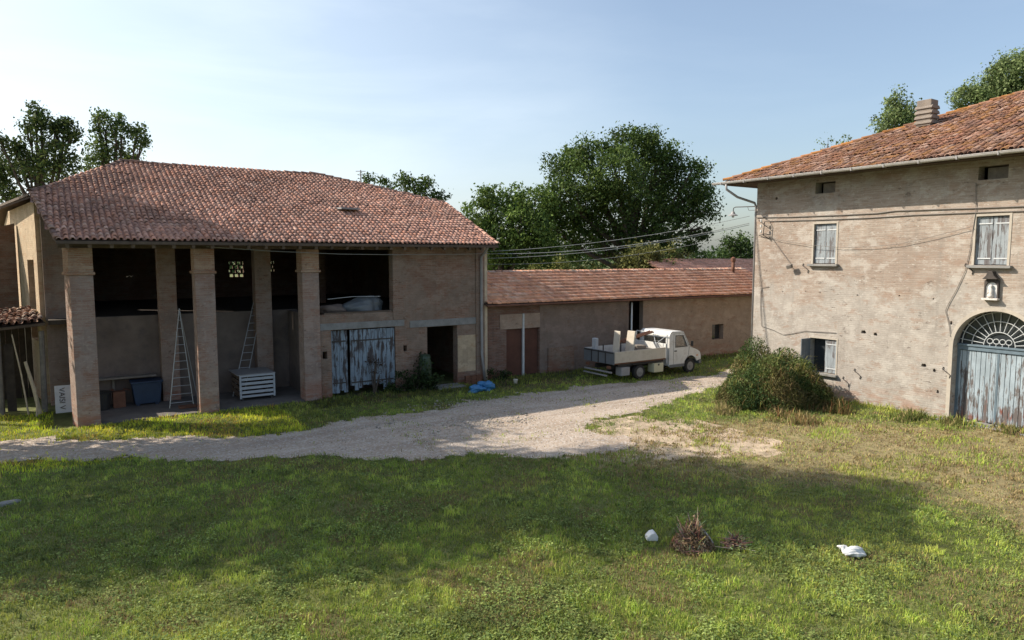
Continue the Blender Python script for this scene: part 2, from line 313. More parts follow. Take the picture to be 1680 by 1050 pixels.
class MB:
    def __init__(s): s.V = []; s.F = []; s.T = []; s.t = (0.5, 0.5, 0.5)
    def add(s, V, Fs):
        b = len(s.V); s.V += [tuple(v) for v in V]
        for f in Fs: s.F.append(tuple(b+i for i in f)); s.T.append(s.t)
        return s
    def box(s, x0, x1, y0, y1, z0, z1):
        V = [(x, y, z) for z in (z0, z1) for y in (y0, y1) for x in (x0, x1)]
        return s.add(V, [(0, 2, 3, 1), (4, 5, 7, 6), (0, 1, 5, 4), (2, 6, 7, 3), (0, 4, 6, 2), (1, 3, 7, 5)])
    def obox(s, c, a, b, d):
        c, a, b, d = Vector(c), Vector(a), Vector(b), Vector(d)
        V = [c+a*i+b*j+d*k for k in (-1, 1) for j in (-1, 1) for i in (-1, 1)]
        return s.add(V, [(0, 2, 3, 1), (4, 5, 7, 6), (0, 1, 5, 4), (2, 6, 7, 3), (0, 4, 6, 2), (1, 3, 7, 5)])
    def bar(s, p, q, wd, ht, upv=(0, 0, 1)):
        p, q = Vector(p), Vector(q); d = (q-p); u = Vector(upv); sd = d.cross(u)
        if sd.length < 1e-5: sd = d.cross(Vector((1, 0, 0)))
        sd.normalize(); u = sd.cross(d).normalized()
        return s.obox((p+q)/2, d/2, sd*wd/2, u*ht/2)
    def tube(s, pts, r, n=8, cap=True):
        pts = [Vector(p) for p in pts]; rs = r if isinstance(r, (list, tuple)) else [r]*len(pts)
        V = []; prev = None
        for i, p in enumerate(pts):
            d = (pts[min(i+1, len(pts)-1)] - pts[max(i-1, 0)]).normalized()
            if prev is None:
                a = d.cross(Vector((0, 0, 1)));
                if a.length < 0.05: a = d.cross(Vector((1, 0, 0)))
            else: a = prev - d*prev.dot(d)
            a.normalize(); prev = a; b = d.cross(a)
            for k in range(n):
                t = 2*PI*k/n; V.append(p + (a*math.cos(t)+b*math.sin(t))*rs[i])
        Fs = [(i*n+k, i*n+(k+1) % n, (i+1)*n+(k+1) % n, (i+1)*n+k) for i in range(len(pts)-1) for k in range(n)]
        if cap: Fs += [tuple(range(n-1, -1, -1)), tuple((len(pts)-1)*n+k for k in range(n))]
        return s.add(V, Fs)
    def prism(s, poly, fr, w0, w1, holes=()):
        """poly in (u,v); fr(u,v,w)->xyz"""
        loops = [list(poly)] + [list(h) for h in holes]
        flat = [p for l in loops for p in l]; n = len(flat)
        tris = tessellate_polygon([[Vector((p[0], p[1], 0)) for p in l] for l in loops])
        V = [fr(p[0], p[1], w0) for p in flat] + [fr(p[0], p[1], w1) for p in flat]
        Fs = [tuple(t) for t in tris] + [tuple(n+i for i in reversed(t)) for t in tris]
        b = 0
        for l in loops:
            m = len(l)
            for i in range(m):
                j = (i+1) % m; Fs.append((b+i, b+j, n+b+j, n+b+i))
            b += m
        return s.add(V, Fs)
    def lathe(s, c, prof, n=16, axis='z'):
        c = Vector(c); V = []
        for r, h in prof:
            for k in range(n):
                t = 2*PI*k/n; a, b = r*math.cos(t), r*math.sin(t)
                V.append(c + (Vector((a, b, h)) if axis == 'z' else Vector((a, h, b)) if axis == 'y' else Vector((h, a, b))))
        m = len(prof)
        Fs = [(i*n+k, i*n+(k+1) % n, (i+1)*n+(k+1) % n, (i+1)*n+k) for i in range(m-1) for k in range(n)]
        Fs += [tuple(range(n-1, -1, -1)), tuple((m-1)*n+k for k in range(n))]
        return s.add(V, Fs)
    def build(s, name, mat, parent=None, bevel=0.0, smooth=False, label=None):
        off = wloc(parent) if parent is not None else Vector((0, 0, 0))
        me = bpy.data.meshes.new(name); me.from_pydata([tuple(Vector(v)-off) for v in s.V], [], s.F); me.update()
        import bmesh
        bm = bmesh.new(); bm.from_mesh(me); bmesh.ops.recalc_face_normals(bm, faces=bm.faces[:]); bm.to_mesh(me); bm.free()
        if len(me.polygons) == len(s.T): set_tint(me, s.T, len(s.T))
        if smooth:
            for p in me.polygons: p.use_smooth = True
        o = link_mesh(name, me, mat, parent)
        if bevel:
            b = o.modifiers.new('bevel', 'BEVEL'); b.width = bevel; b.segments = 2; b.limit_method = 'ANGLE'
        if label: o['label'] = label
        return o
def XZ(y0, sgn=1):   # u=x, v=z, w pushes in y
    return lambda u, v, w: (u, y0+sgn*w, v)
def YZ(x0, sgn=1):
    return lambda u, v, w: (x0+sgn*w, u, v)

# ---- noise on arrays
_tab = np.random.default_rng(5).random((256, 256))
def vn(x, y, sc, seed=0):
    x = np.asarray(x, float)*sc+seed*17.3; y = np.asarray(y, float)*sc+seed*31.7
    xi = np.floor(x).astype(int); yi = np.floor(y).astype(int); fx = x-xi; fy = y-yi
    fx = fx*fx*(3-2*fx); fy = fy*fy*(3-2*fy)
    g = lambda a, b: _tab[a & 255, b & 255]
    return (g(xi, yi)*(1-fx)+g(xi+1, yi)*fx)*(1-fy)+(g(xi, yi+1)*(1-fx)+g(xi+1, yi+1)*fx)*fy
def fbm(x, y, sc, seed=0, oc=3):
    r = 0; a = 1; t = 0
    for i in range(oc): r = r+a*vn(x, y, sc*2**i, seed+i*3); t += a; a *= 0.5
    return r/t
def inpoly(x, y, poly):
    x = np.asarray(x); y = np.asarray(y); c = np.zeros(x.shape, bool); n = len(poly)
    for i in range(n):
        x0, y0 = poly[i]; x1, y1 = poly[(i+1) % n]
        if y0 == y1: continue
        cond = ((y0 > y) != (y1 > y)) & (x < (x1-x0)*(y-y0)/(y1-y0)+x0); c ^= cond
    return c
def hgt(x, y):
    return 0.05*(vn(x, y, 0.22, 3)-0.5) + 0.03*(vn(x, y, 0.5, 9)-0.5)

# ================================================================= SETTING: ground, track
def P2(pts): return [tuple(gnd(a, b)[:2]) for a, b in pts]
TRACK = P2([(-500, 765), (0, 757), (300, 752), (560, 747), (830, 750), (930, 748), (1010, 742), (1040, 730), (1000, 715), (960, 700), (965, 690),
            (1040, 677), (1110, 656), (1190, 634), (1300, 606), (1230, 600), (1180, 613), (1060, 626), (940, 633), (860, 648), (770, 655),
            (720, 672), (620, 684), (560, 693), (455, 711), (330, 716), (0, 724), (-500, 730)])
STRAW = P2([(960, 720), (1060, 700), (1250, 686), (1400, 690), (1560, 695), (1900, 700), (1900, 900), (1680, 850), (1500, 795), (1300, 768), (1120, 768), (960, 755)])
BARE = P2([(960, 692), (1050, 682), (1160, 698), (1270, 722), (1290, 748), (1130, 752), (1020, 754), (900, 752), (950, 720)])
PORCH = [(-0.2, 0.35), (7.4, 0.35), (7.4, 3.4), (-0.5, 3.4)]
def on_track(x, y, j=1.0):
    dx = (fbm(x, y, 0.7, 1)-0.5)*1.5*j + (vn(x, y, 4.0, 12)-0.5)*0.35*j; dy = (fbm(x, y, 0.7, 2)-0.5)*1.1*j + (vn(x, y, 4.0, 14)-0.5)*0.35*j
    return inpoly(x+dx, y+dy, TRACK)
def straw_f(x, y):
    f = np.zeros(np.shape(x))
    for i, (ox, oy) in enumerate(((0, 0), (.7, 0), (-.7, 0), (0, .7), (0, -.7), (.4, .4))):
        dx = (fbm(x, y, 0.45, 4)-0.5)*3.5; dy = (fbm(x, y, 0.45, 6)-0.5)*3.0
        f = f + inpoly(x+dx+ox, y+dy+oy, STRAW)/6.0
    return f
def build_ground():
    fx = np.arange(-16, 42.01, 0.3); fy = np.arange(-27, 20.01, 0.3)
    g = lambda a: np.concatenate([a[0]-np.array([3000, 1500, 700, 300, 130, 60, 28, 12, 5, 2, .8]), a, a[-1]+np.array([.8, 2, 5, 12, 28, 60, 130, 300, 700, 1500, 3000])])
    X, Y = np.meshgrid(g(fx), g(fy)); Z = hgt(X, Y); nx = X.shape[1]; ny = X.shape[0]
    V = np.stack([X, Y, Z], -1).reshape(-1, 3)
    i, j = np.meshgrid(np.arange(nx-1), np.arange(ny-1)); a = (j*nx+i).ravel()
    Fc = np.stack([a, a+1, a+nx+1, a+nx], 1)
    cx = V[Fc].mean(1); x, y = cx[:, 0], cx[:, 1]
    s = straw_f(x, y)[:, None]*0.9; n = fbm(x, y, 0.8, 20)[:, None]
    green = np.array([0.12, 0.135, 0.04])*(0.7+0.6*n); straw = np.array([0.25, 0.205, 0.105])*(0.75+0.5*n)
    T = green*(1-s)+straw*s
    bare = inpoly(x+(fbm(x, y, 0.9, 5)-0.5)*1.6, y, BARE)[:, None]; T = np.where(bare, np.array([[0.42, 0.33, 0.235]])*(0.8+0.4*n), T)
    T = np.where(((y > 17.5) & (x < 24))[:, None], np.array([[0.62, 0.55, 0.40]]), T)
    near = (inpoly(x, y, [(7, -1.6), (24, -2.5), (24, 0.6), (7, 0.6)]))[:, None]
    T = np.where(near, np.array([[0.055, 0.06, 0.025]]), T)  # barn-front shade painted into the soil as a dark strip
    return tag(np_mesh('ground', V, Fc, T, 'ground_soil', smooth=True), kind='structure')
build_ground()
def build_track():
    xs = np.arange(-14, 28, 0.14); ys = np.arange(-16, 3, 0.14); X, Y = np.meshgrid(xs, ys); nx = X.shape[1]; ny = X.shape[0]
    Z = hgt(X, Y)+0.008+0.022*np.clip(fbm(X, Y, 2.2, 7)-0.35, 0, 1)
    V = np.stack([X, Y, Z], -1).reshape(-1, 3)
    i, j = np.meshgrid(np.arange(nx-1), np.arange(ny-1)); a = (j*nx+i).ravel(); Fc = np.stack([a, a+1, a+nx+1, a+nx], 1)
    c = V[Fc].mean(1); m = on_track(c[:, 0], c[:, 1]); Fc = Fc[m]
    u, inv = np.unique(Fc, return_inverse=True); V = V[u]; Fc = inv.reshape(-1, 4)
    return tag(np_mesh('gravel_track', V, Fc, None, 'gravel', smooth=True), kind='structure')
build_track()
# porch floor
b = MB(); b.prism([(-0.2, 0.1), (7.5, 0.1), (7.5, 3.45), (-0.2, 3.45)], lambda u, v, w: (u, v, w), -0.1, 0.035)
tag(b.build('porch_floor', 'floor_dirt'), kind='structure')

def blades(name, pos, h, wd, tint, lean=0.5, mat='grass_blades', parent=None, fixdir=None):
    n = len(pos); ang = RNG.random(n)*2*PI; d = np.stack([np.cos(ang), np.sin(ang)], 1)
    if fixdir is not None: d = d*0.6+fixdir; 
    ln = (RNG.random(n)**1.3)*lean*h
    sa = RNG.random(n)*2*PI; side = np.stack([np.cos(sa), np.sin(sa), np.zeros(n)], 1)*wd[:, None]/2
    p0 = pos; p1 = pos.copy(); p1[:, :2] += d*ln[:, None]*0.35; p1[:, 2] += h*0.6
    p2 = pos.copy(); p2[:, :2] += d*ln[:, None]; p2[:, 2] += h*(1-0.3*RNG.random(n))
    V = np.stack([p0-side, p0+side, p1+side*0.8, p1-side*0.8, p2], 1).reshape(-1, 3)
    b = (np.arange(n)*5)[:, None]
    Fc = np.concatenate([b+np.array([[0, 1, 2]]), b+np.array([[0, 2, 3]]), b+np.array([[3, 2, 4]])], 1).reshape(-1, 3)
    T = np.repeat(tint, 3, axis=0)
    return np_mesh(name, V, Fc, T, mat, parent)

def build_grass():
    # sample points in polar coordinates about the viewpoint so that density falls with distance
    n = 760000
    az = TH + (RNG.random(n)*2-1)*math.radians(43)
    D = np.exp(RNG.random(n)*(math.log(46)-math.log(8.0))+math.log(8.0))
    x = CAM[0]+np.sin(az)*D/np.cos(az-TH); y = CAM[1]+np.cos(az)*D/np.cos(az-TH)
    ok = np.ones(n, bool)
    ok &= ~((y > 0.15) & (x > -0.9)); ok &= ~((y > 3.1) & (x > -4.4)); ok &= ~((x > 24.42) & (y < -6.5)); ok &= y < 9
    ok &= (x > -9)
    tr = on_track(x, y)
    st = straw_f(x, y)
    core = on_track(x, y-0.22) & on_track(x, y+0.22) & on_track(x-0.25, y); ok &= ~(tr & core & (RNG.random(n) > 0.012+0.25*np.clip(fbm(x, y, 1.1, 40)-0.60, 0, 1)*6*(x > 8))); ok &= ~(tr & ~core & (RNG.random(n) > 0.28))
    clump = fbm(x, y, 1.6, 30)
    ok &= RNG.random(n) < np.clip(1.15-st*0.45*(2.0-clump*2.4), 0.2, 1)
    bare = inpoly(x+(fbm(x, y, 0.9, 5)-0.5)*1.6, y, BARE); ok &= ~(bare & (RNG.random(n) > 0.12+0.9*(fbm(x, y, 1.3, 44) > 0.52)))
    x, y, st, clump, D, tr = x[ok], y[ok], st[ok], clump[ok], D[ok], tr[ok]; n = len(x)
    fine = vn(x, y, 6.0, 33); mid = fbm(x, y, 0.5, 35)
    hh = 0.78*(0.035+0.11*RNG.random(n)**1.6)*(0.45+1.1*fine)*(0.6+0.8*fbm(x, y, 2.1, 90))
    hh *= np.where(st > 0.4, np.where(fbm(x, y, 0.75, 95) < 0.46, 1.25, 0.75), 1.0)
    # taller near walls and along the track edge
    wallh = (x > 23.9) & (y < -7); hh[wallh] *= 2.4
    barn = (y > -1.8) & (x > 7.5); hh[barn] *= 1.5
    h2 = (x < 7) & (y > -4.5); hh[h2] *= 1.3
    lush = np.clip((mid-0.4)*3, 0, 1)
    c_green = np.array([0.145, 0.205, 0.050]); c_yel = np.array([0.235, 0.24, 0.085]); c_dark = np.array([0.075, 0.115, 0.035]); c_str = np.array([0.50, 0.38, 0.19]); c_tan = np.array([0.27, 0.19, 0.10])
    r = RNG.random(n)[:, None]; m = mid[:, None]; cl = clump[:, None]; f = fine[:, None]
    T = c_green*(1-0.55*lush[:, None])+c_yel*(0.55*lush[:, None])
    T = np.where(r < 0.14, c_dark, T); T = np.where(r > 0.86, c_yel*0.95, T)
    T = T*(0.55+0.9*f)*(0.50+1.1*fbm(x, y, 2.1, 90)[:, None])*(0.68+0.62*fbm(x, y, 0.45, 93)[:, None])*np.array([1.75, 1.64, 1.10])
    k = np.clip(st*1.15-0.25*clump+0.06, 0, 1); pat = np.clip((fbm(x, y, 0.75, 95)-0.40)*6, 0.12, 1.0); pick = RNG.random(n) < np.clip(k*pat*1.15, 0, 0.74)
    T[pick] = np.where(RNG.random((pick.sum(), 1)) < 0.55, c_str, c_tan)*(0.6+0.6*RNG.random((pick.sum(), 1)))
    few = RNG.random(n) < 0.05; T[few] = c_str*0.8
    dry = (fbm(x, y, 0.8, 97) > 0.60) & (RNG.random(n) < 0.5); T[dry] = c_tan*(0.8+0.5*RNG.random((dry.sum(), 1)))
    left = (x < 6) & (y > -5) & (y < 3.2); T[left] = T[left]*np.array([1.75, 1.55, 0.8])  # sunlit patch by the porch painted into the blade tint
    edge = (y > -1.6) & (x > 7); T[edge] *= 0.55  # shade along the barn front painted into the blades
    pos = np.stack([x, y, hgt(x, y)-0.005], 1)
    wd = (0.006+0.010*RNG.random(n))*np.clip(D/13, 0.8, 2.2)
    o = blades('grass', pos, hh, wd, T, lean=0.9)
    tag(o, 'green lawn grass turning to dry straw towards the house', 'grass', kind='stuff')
build_grass()

def build_weeds():
    """scattered taller stalks and broad leaved weeds in the lawn"""
    n = 7000
    az = TH + (RNG.random(n)*2-1)*math.radians(42); D = 8+RNG.random(n)**0.8*19
    x = CAM[0]+np.sin(az)*D/np.cos(az-TH); y = CAM[1]+np.cos(az)*D/np.cos(az-TH)
    ok = (y < -0.1) & (x < 24.3) & ~on_track(x, y) & (fbm(x, y, 0.9, 50) > 0.5); x, y = x[ok], y[ok]
    k = 7; X = np.repeat(x, k)+RNG.normal(0, 0.045, len(x)*k); Y = np.repeat(y, k)+RNG.normal(0, 0.045, len(x)*k); n = len(X)
    hh = 0.05+0.10*RNG.random(n)**1.5; base = np.array([0.19, 0.235, 0.075])
    T = base*(0.6+0.9*np.repeat(RNG.random(len(x)), k)[:, None])*(0.8+0.4*RNG.random((n, 1)))
    st = straw_f(X, Y) > 0.5; T[st] = np.array([0.40, 0.31, 0.15])*(0.6+0.6*RNG.random((st.sum(), 1)))
    pos = np.stack([X, Y, hgt(X, Y)], 1)
    o = blades('weeds', pos, hh, 0.012+0.022*RNG.random(n), T, lean=1.3)
    tag(o, 'taller weeds scattered through the lawn in loose tufts', 'weeds', kind='stuff')
build_weeds()
def build_clover():
    rg = np.random.default_rng(91); n = 170000
    az = TH + (rg.random(n)*2-1)*math.radians(42); D = np.exp(rg.random(n)*math.log(28/8.0)+math.log(8.0))
    x = CAM[0]+np.sin(az)*D/np.cos(az-TH); y = CAM[1]+np.cos(az)*D/np.cos(az-TH)
    ok = (y < -0.2) & (x < 24.3) & ~on_track(x, y) & (rg.random(n) < np.clip((fbm(x, y, 1.1, 80)-0.42)*6, 0.05, 1)) & (rg.random(n) > straw_f(x, y)*0.75); x, y = x[ok], y[ok]; n = len(x)
    hi = fbm(x, y, 2.1, 90); C = np.stack([x, y, hgt(x, y)+(0.02+0.09*rg.random(n))*(0.4+1.1*hi)], 1)
    a = rg.random((n, 1)); T = (np.array([0.10, 0.165, 0.045])*(1-a)+np.array([0.30, 0.36, 0.10])*a)*(0.5+1.0*hi[:, None])*(0.6+0.8*fbm(x, y, 0.7, 82)[:, None])
    d = rg.normal(size=(n, 3)); d[:, 2] *= 0.35; d /= np.linalg.norm(d, axis=1)[:, None]; sd = np.cross(d, np.array([0, 0, 1.0]))+rg.normal(size=(n, 3))*0.3; sd /= np.linalg.norm(sd, axis=1)[:, None]
    L_ = (0.012+0.022*rg.random(n))[:, None]; V = np.stack([C-d*L_, C+sd*L_*0.6, C+d*L_, C-sd*L_*0.6], 1).reshape(-1, 3)
    tag(np_mesh('clover', V, np.arange(n*4).reshape(-1, 4), T, 'grass_blades'), 'low clover leaves filling the lawn between grass blades', 'clover', kind='stuff')
build_clover()

def build_stones():
    oct_v = np.array([(1, 0, 0), (-1, 0, 0), (0, 1, 0), (0, -1, 0), (0, 0, 1), (0, 0, -1)], float)
    oct_f = np.array([(0, 2, 4), (2, 1, 4), (1, 3, 4), (3, 0, 4), (2, 0, 5), (1, 2, 5), (3, 1, 5), (0, 3, 5)])
    n = 26000; x = -9+RNG.random(n)*35; y = -14+RNG.random(n)*14
    ok = on_track(x, y) & (RNG.random(n) < 0.25+0.8*(fbm(x, y, 0.9, 60) > 0.52)); x, y = x[ok], y[ok]; n = len(x)
    s = 0.010+0.020*RNG.random(n)**2
    # the pale heap beside the shade line
    for (a, c, k) in (((790, 692), 1.2, 260), ((850, 690), 0.35, 60), ((640, 697), 0.7, 60), ((760, 663), 1.2, 240), ((1130, 640), 1.6, 120)):
        p = gnd(*a); ex = p[0]+RNG.normal(0, c, k); ey = p[1]+RNG.normal(0, c*0.35, k); x = np.concatenate([x, ex]); y = np.concatenate([y, ey])
        s = np.concatenate([s, 0.02+0.045*RNG.random(k)**2])
    n = len(x); J = oct_v[None]*(0.55+0.9*RNG.random((n, 6, 1)))
    ang = RNG.random(n)*PI; ca, sa = np.cos(ang)[:, None], np.sin(ang)[:, None]
    JX = J[..., 0]*ca-J[..., 1]*sa; JY = J[..., 0]*sa+J[..., 1]*ca; J = np.stack([JX, JY, J[..., 2]*0.6], -1)*s[:, None, None]
    V = J+np.stack([x, y, hgt(x, y)+0.012+s*0.2], 1)[:, None, :]
    Fc = (np.arange(n)*6)[:, None, None]+oct_f[None]
    T = np.repeat(np.array([0.45, 0.40, 0.34])*(0.55+0.7*RNG.random((n, 1)))*np.array([1, 1, 1]), 8, axis=0)
    o = np_mesh('gravel_stones', V.reshape(-1, 3), Fc.reshape(-1, 3), T, 'stone_tint')
    tag(o, 'loose pale stones scattered over the gravel track', 'stones', kind='stuff')
build_stones()

# ================================================================= roofs
def tile_cols(rows, name, mat, parent, k_tilt=1.0): pass
def tile_roof(name, mat, parent, O, U, Vv, poly, du=0.21, dv=0.34, kind='barrel', pal=((0.36, 0.19, 0.14),), jit=1.0, seed=1, clear=None):
    """tiles over polygon poly in (u,v): u along eave, v up the slope."""
    rg = np.random.default_rng(seed)
    O = np.array(O, float); U = np.array(U, float); U /= np.linalg.norm(U); W = np.array(Vv, float); W /= np.linalg.norm(W)
    Nn = np.cross(U, W); Nn = Nn if Nn[2] > 0 else -Nn
    us = [p[0] for p in poly]; vs = [p[1] for p in poly]
    iu = np.arange(math.floor(min(us)/du), math.ceil(max(us)/du)+1); jv = np.arange(0, math.ceil(max(vs)/dv)+1)
    I, J = np.meshgrid(iu, jv); u = (I*du+du/2).ravel(); v = (J*dv).ravel()
    ok = inpoly(u, np.maximum(v+dv*0.45, 0.02), poly)
    u, v = u[ok], v[ok]; n = len(u)
    colj = rg.normal(0, 0.006, 2000)
    u0 = u
    if kind == 'barrel':
        th = np.linspace(0, PI, 7); pr = [(math.cos(t), math.sin(t)) for t in th]; r1 = du*0.40; r2 = du*0.33; hh = 1.0
    else:
        pr = [(-1.0, 0.28), (-0.86, 0.62), (-0.62, 0.18), (-0.1, 0.12), (0.0, 0.34), (0.1, 0.12), (0.62, 0.18), (0.86, 0.50), (1.0, 0.28)]; r1 = du*0.5; r2 = du*0.5
    m = len(pr); ln = dv*1.28
    jx = rg.normal(0, 0.007*jit, n); ja = rg.normal(0, 0.022*jit, n); jz = rg.normal(0, 0.005*jit, n); jv_ = rg.normal(0, 0.014*jit, n)
    lift = 0.034 if kind == 'barrel' else 0.075
    prx = np.array([p[0] for p in pr]); prz = np.array([p[1] for p in pr])
    wav = (fbm(u, v, 0.55, seed+70)-0.5)*0.09*min(jit, 1.3); jx = jx+(fbm(u, v, 0.8, seed+75)-0.5)*0.05
    def row(r, vv, z, sc=1.0):
        ux = (u+jx)[:, None]+prx[None]*r + (vv[:, None]-v[:, None])*ja[:, None]
        zz = prz[None]*r*(0.85 if kind == 'barrel' else 0.28)*sc+z[:, None]+wav[:, None]
        return O+ux[..., None]*U+(vv[:, None, None])*W+zz[..., None]*Nn
    v0 = v+jv_; lo = row(r1, v0, lift+jz); hi = row(r2, v0+ln, jz*0.5+0.0)
    lip = row(r1*0.80 if kind == 'barrel' else r1, v0+0.004, lift+jz-(0.006 if kind == 'barrel' else 0.062))
    V = np.stack([lo, hi, lip], 1).reshape(n, 3*m, 3)
    fs = []
    for i in range(m-1):
        fs.append((i, i+1, m+i+1, m+i)); fs.append((2*m+i, 2*m+i+1, i+1, i))
    Fc = (np.arange(n)*3*m)[:, None, None]+np.array(fs)[None]
    pal = np.array(pal); pk = pal[rg.integers(0, len(pal), n)]*(0.80+0.36*rg.random((n, 1))) if kind == 'barrel' else pal[rg.integers(0, len(pal), n)]*(0.88+0.24*rg.random((n, 1)))
    # whole areas relaid or weathered alike
    reg = fbm(u, v, 0.35, seed+60)[:, None]; pk = pk*(0.85+0.35*reg)
    T = np.repeat(pk, len(fs), axis=0)
    V = V.reshape(-1, 3); Fc = Fc.reshape(-1, 4)
    if kind == 'barrel':   # the channel tiles between
        th = np.linspace(0, PI, 5); cx = np.cos(th); cz = -np.sin(th)*0.5
        def crow(r, vv, z): 
            ux = (u-du/2)[:, None]+cx[None]*r; zz = cz[None]*r+z; return O+ux[..., None]*U+vv[:, None, None]*W+zz[..., None]*Nn
        a = crow(du*0.36, v, 0.045); b = crow(du*0.32, v+ln, 0.02)
        V2 = np.stack([a, b], 1).reshape(n, 10, 3); f2 = np.array([(i, i+1, 5+i+1, 5+i) for i in range(4)])
        F2 = (np.arange(n)*10)[:, None, None]+f2[None]+len(V)
        T = np.concatenate([T, np.repeat(pk*0.75, 4, axis=0)]); V = np.concatenate([V, V2.reshape(-1, 3)]); Fc = np.concatenate([Fc, F2.reshape(-1, 4)])
    return np_mesh(name, V, Fc, T, mat, parent)
def ridge_tiles(name, mat, parent, p, q, r=0.12, ln=0.38, pal=((0.3, 0.15, 0.1),), seed=3, sag=0.0, up=None):
    p, q = Vector(p), Vector(q); d = q-p; n = max(1, int(d.length/ln)); d.normalize(); rg = random.Random(seed)
    sd = d.cross(Vector((0, 0, 1))).normalized(); upv = sd.cross(d).normalized(); m = MB()
    for i in range(n):
        base = p+d*(i*(q-p).length/n); e = (q-p).length/n*1.18; t = (i+.5)/n; dz = -sag*4*t*(1-t)+rg.gauss(0, 0.008)
        c = random.Random(seed*99+i).choice(pal); k = rg.uniform(0.7, 1.25); m.t = (c[0]*k, c[1]*k, c[2]*k)
        V = []
        for (ff, rr, zz) in ((0, r, 0.03), (e, r*0.85, 0.0), (0.004, r*0.8, 0.015)):
            for a in range(7):
                th = PI*a/6; V.append(base+d*ff+sd*math.cos(th)*rr+upv*(math.sin(th)*rr*0.8+zz+dz-0.02))
        m.add(V, [(a, a+1, 8+a, 7+a) for a in range(6)]+[(14+a, 15+a, a+1, a) for a in range(6)])
    return m.build(name, mat, parent)

# ================================================================= BARN
TERRA = ((0.58, 0.315, 0.23), (0.62, 0.345, 0.255), (0.54, 0.295, 0.215), (0.63, 0.385, 0.295), (0.48, 0.275, 0.21), (0.60, 0.30, 0.205))
OLDT = ((0.30, 0.165, 0.12), (0.36, 0.20, 0.14), (0.26, 0.15, 0.115), (0.40, 0.25, 0.18), (0.22, 0.14, 0.11))
K = math.tan(math.radians(22)); ET = -0.77; EZ = 6.03; RTt = 7.9
def rz(t): return EZ+K*(t-ET) if t <= RTt else EZ+K*(RTt-ET)-K*(t-RTt)
barn = thing('barn', 'long brick hay barn with open pillared porch and red tiled roof', 'barn', (7, 8, 0))
cth = math.cos(math.radians(22))
fpoly = [(-0.53, ET), (15.41, ET), (15.62, 4.5), (10.35, RTt), (1.97, RTt), (-1.18, 3.5)]
bpoly = [(1.97, RTt), (10.35, RTt), (15.9, 11.3), (16.1, 16.57), (-3.15, 16.57), (-2.5, 12.3)]
b = MB()
for poly in (fpoly, bpoly):
    b.add([(s, t, rz(t)-0.03) for s, t in poly]+[(s, t, rz(t)-0.12) for s, t in poly],
          [tuple(range(6)), tuple(range(11, 5, -1))]+[(i, (i+1) % 6, 6+(i+1) % 6, 6+i) for i in range(6)])
zl = rz(3.5)-0.03; za = rz(RTt)-0.03; zr = rz(4.5)-0.03
b.add([(-1.25, 3.5, zl), (-2.9, 12.3, zl-.1), (1.97, RTt, za), (-1.25, 3.5, zl-.09), (-2.9, 12.3, zl-.19), (1.97, RTt, za-.09)], [(0, 1, 2), (5, 4, 3), (0, 1, 4, 3)])
b.add([(15.62, 4.5, zr), (15.9, 11.3, zr), (10.35, RTt, za), (15.62, 4.5, zr-.09), (15.9, 11.3, zr-.09), (10.35, RTt, za-.09)], [(0, 1, 2), (5, 4, 3), (0, 1, 4, 3)])
roof = b.build('roof', 'soffit', barn)
tile_roof('roof_tiles', 'roof_tile', roof, (0, ET, EZ), (1, 0, 0), (0, 1, K), [(s, (t-ET)/cth) for s, t in fpoly], du=0.185, dv=0.285, pal=TERRA, seed=2)
RP = ((0.20, 0.11, 0.08), (0.26, 0.15, 0.11), (0.15, 0.09, 0.07))
rr = ridge_tiles('ridge_tiles', 'roof_tile', roof, (1.9, RTt, za+0.05), (10.4, RTt, za+0.05), 0.14, 0.4, RP, 3, sag=0.06)
ridge_tiles('ridge_tiles', 'roof_tile', roof, (-1.2, 3.5, zl+0.05), (1.97, RTt, za+0.05), 0.13, 0.4, RP, 4, sag=0.1)
ridge_tiles('ridge_tiles', 'roof_tile', roof, (15.6, 4.5, zr+0.05), (10.35, RTt, za+0.05), 0.13, 0.4, RP, 5, sag=0.0)
ridge_tiles('verge_tiles', 'roof_tile', roof, (-0.5, ET, EZ+0.03), (-1.15, 3.5, zl+0.05), 0.10, 0.36, OLDT, 6)
ridge_tiles('verge_tiles', 'roof_tile', roof, (15.38, ET, EZ+0.03), (15.6, 4.5, zr+0.05), 0.10, 0.36, TERRA, 7)
# skylight, prised open
b = MB(); c = Vector((10.0, 2.7, rz(2.7)+0.14)); b.obox(c, (0.42, 0, 0), (0, 0.32, 0.02), (0, -0.01, 0.03)); rw = b.build('roof_window', 'pipe_grey', barn)
b = MB(); b.obox(c+Vector((0, 0, 0.036)), (0.35, 0, 0), (0, 0.26, 0.016), (0, 0, 0.006)); b.build('pane', 'sky_glass', rw)
# rafters showing under the eave
for i in range(27):
    s = -0.25+i*0.595
    te = min(RTt-0.1, 3.3+(s+1.18)*1.397, 4.3+(15.62-s)*0.645); b = MB(); b.bar((s, ET+0.06, rz(ET+0.06)-0.2), (s, te, rz(te)-0.2), 0.10, 0.14); b.build('rafter', 'beam_wood', barn)
# wall plate / front beam
b = MB(); b.box(-0.5, 10.9, 0.14, 0.40, 5.80, 6.02); b.build('front_beam', 'beam_wood', barn, bevel=0.015)
b = MB(); b.box(-0.8, 15.1, 3.1, 3.35, 7.2, 7.42); b.build('purlin', 'beam_wood', barn)
